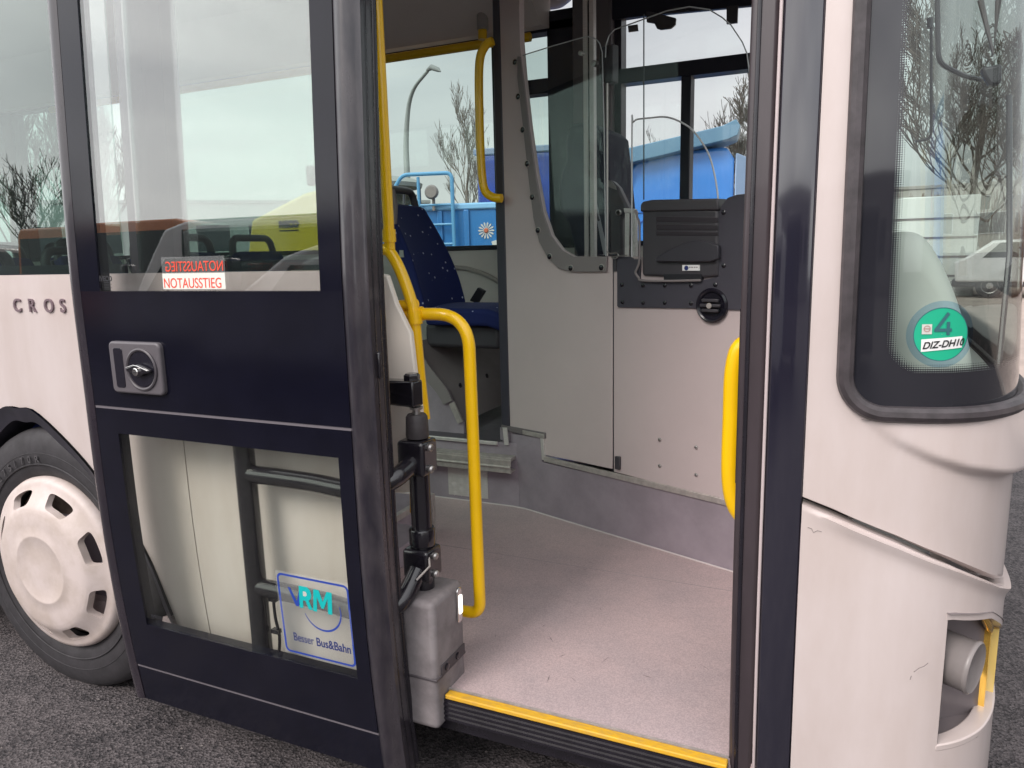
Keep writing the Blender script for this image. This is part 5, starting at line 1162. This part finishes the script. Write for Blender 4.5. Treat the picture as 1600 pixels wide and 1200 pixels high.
for i, (x, y, hh_) in enumerate(((14,-3,9),(20,5,10),(-34,-21,8))):
    bare_tree('bare_tree', ['large bare tree ahead of the bus, mirrored in the windscreen','second large bare tree ahead of the bus, mirrored in the windscreen','bare tree behind the parked vans, mirrored in the rear window'][i], (x,y,0), hh_, .8, 60+i, upright=.7, density=1.2, tw_=.02, levels=4)
b = MB()
def hedge(loc, L_, H_, D_, n, seed, m, label, rz=0):
    rnd = random.Random(seed); b = MB()
    for i in range(n):
        x, y = rnd.uniform(-L_/2,L_/2), rnd.uniform(-D_/2,D_/2); h_ = H_*rnd.uniform(.6,1.05)
        q = V(x,y,0); pts = [q]
        for k in range(3): q = q + V(rnd.uniform(-.25,.25), rnd.uniform(-.25,.25), h_/3); pts.append(q)
        b.tube(pts, [.03,.022,.015,.008], 3, caps=False)
    o = b.build('hedge', m, None, smooth=0); o.location = loc; o.rotation_euler = (0,0,rad(rz)); return tag(o, label, 'hedge')
hx = polar(11.5,27); hedge((hx[0]+6,hx[1]+2,.1), 22, 3.0, 2.0, 2600, 5, BARKG, 'leafless reddish hedge behind the parked car right of the bus', rz=-8)

# buildings
def building(name, label, loc, rz, L_, D_, H_, col, rows=2, cols=8, winc=(.05,.06,.07), parapet=.3, band_=None):
    root = empty(name, (0,0,0), label, 'building'); wm = mat(name+'_wall', col, .8, var=.12, vscale=.6)
    MB().box(-L_/2,L_/2,0,D_,0,H_).build('wall', wm, root)
    MB().box(-L_/2-.1,L_/2+.1,-.1,D_+.1,H_,H_+parapet).build('roof', mat(name+'_roof', tuple(c*.7 for c in col), .8), root, bevel=.04)
    gm = mat(name+'_pane', winc, .1); fm = mat(name+'_frame', (.6,.6,.58), .5)
    for r in range(rows):
        for c in range(cols):
            x = -L_/2 + L_*(c+.5)/cols; z = H_*(r+.35)/rows; w = L_/cols*.32; h_ = H_/rows*.36
            f = MB().box(x-w-.06,x+w+.06,-.05,0,z-.06,z+h_+.06).build('window', fm, root)
            MB().box(x-w,x+w,-.056,-.045,z,z+h_).build('pane', gm, f)
    root.location = loc; root.rotation_euler = (0,0,rad(rz)); return root
p_ = polar(-29.5,75); building('warehouse', 'low white warehouse far beyond the bare tree', (p_[0],p_[1],0), 30, 40, 15, 5.2, (.55,.56,.55), 1, 9)
p_ = polar(-10,60); building('office_building', 'low beige office block far behind the blue truck cab', (p_[0],p_[1],0), 10, 22, 12, 7.4, (.46,.44,.40), 2, 8, winc=(.20,.21,.21))
p_ = polar(-44,70); building('workshop_building', 'long grey workshop far beyond the yellow truck', (p_[0],p_[1],0), 44, 34, 15, 6.2, (.38,.40,.40), 1, 8)
p_ = polar(6.0,75); building('apartment_house', 'grey apartment house far ahead beyond the windscreen', (p_[0],p_[1],0), -6, 12, 10, 6.0, (.42,.40,.37), 2, 4)
building('pale_hall', 'long pale hall ahead of the bus, mirrored in the windscreen', (48,-20,0), 80, 60, 12, 9.0, (.50,.48,.46), 3, 26, winc=(.16,.17,.18))
building('grey_depot', 'wide grey depot across the yard behind the parked vans', (-16,-34,0), 180, 60, 12, 6.5, (.40,.38,.38), 1, 12)
# storage container and parked car in front
p_ = polar(3.4,23); ct = empty('storage_container', (0,0,0), 'white ribbed storage container beyond the windscreen', 'container')
MB().box(-1.6,1.6,0,2.4,0,2.7).build('container_body', mat('container_white',(.60,.62,.60),.5), ct, bevel=.03)
b = MB()
for z in (.6,1.1,1.6,2.1): b.box(-1.58,1.58,-.02,.0,z,z+.05)
b.build('panel_rib', PANELD, ct); ct.location = (p_[0],p_[1],0); ct.rotation_euler = (0,0,rad(-4))
p_ = polar(11.6,23); vehicle('white_car', 'white car parked on the far side right of the bus', 'car', (p_[0],p_[1],.10), -8, 4.3, 1.46, 1.75, cp_, cw_, car_paint('white_paint_c',(.70,.68,.68)), (-1.35,1.35), wr=.31, lampz=.7)
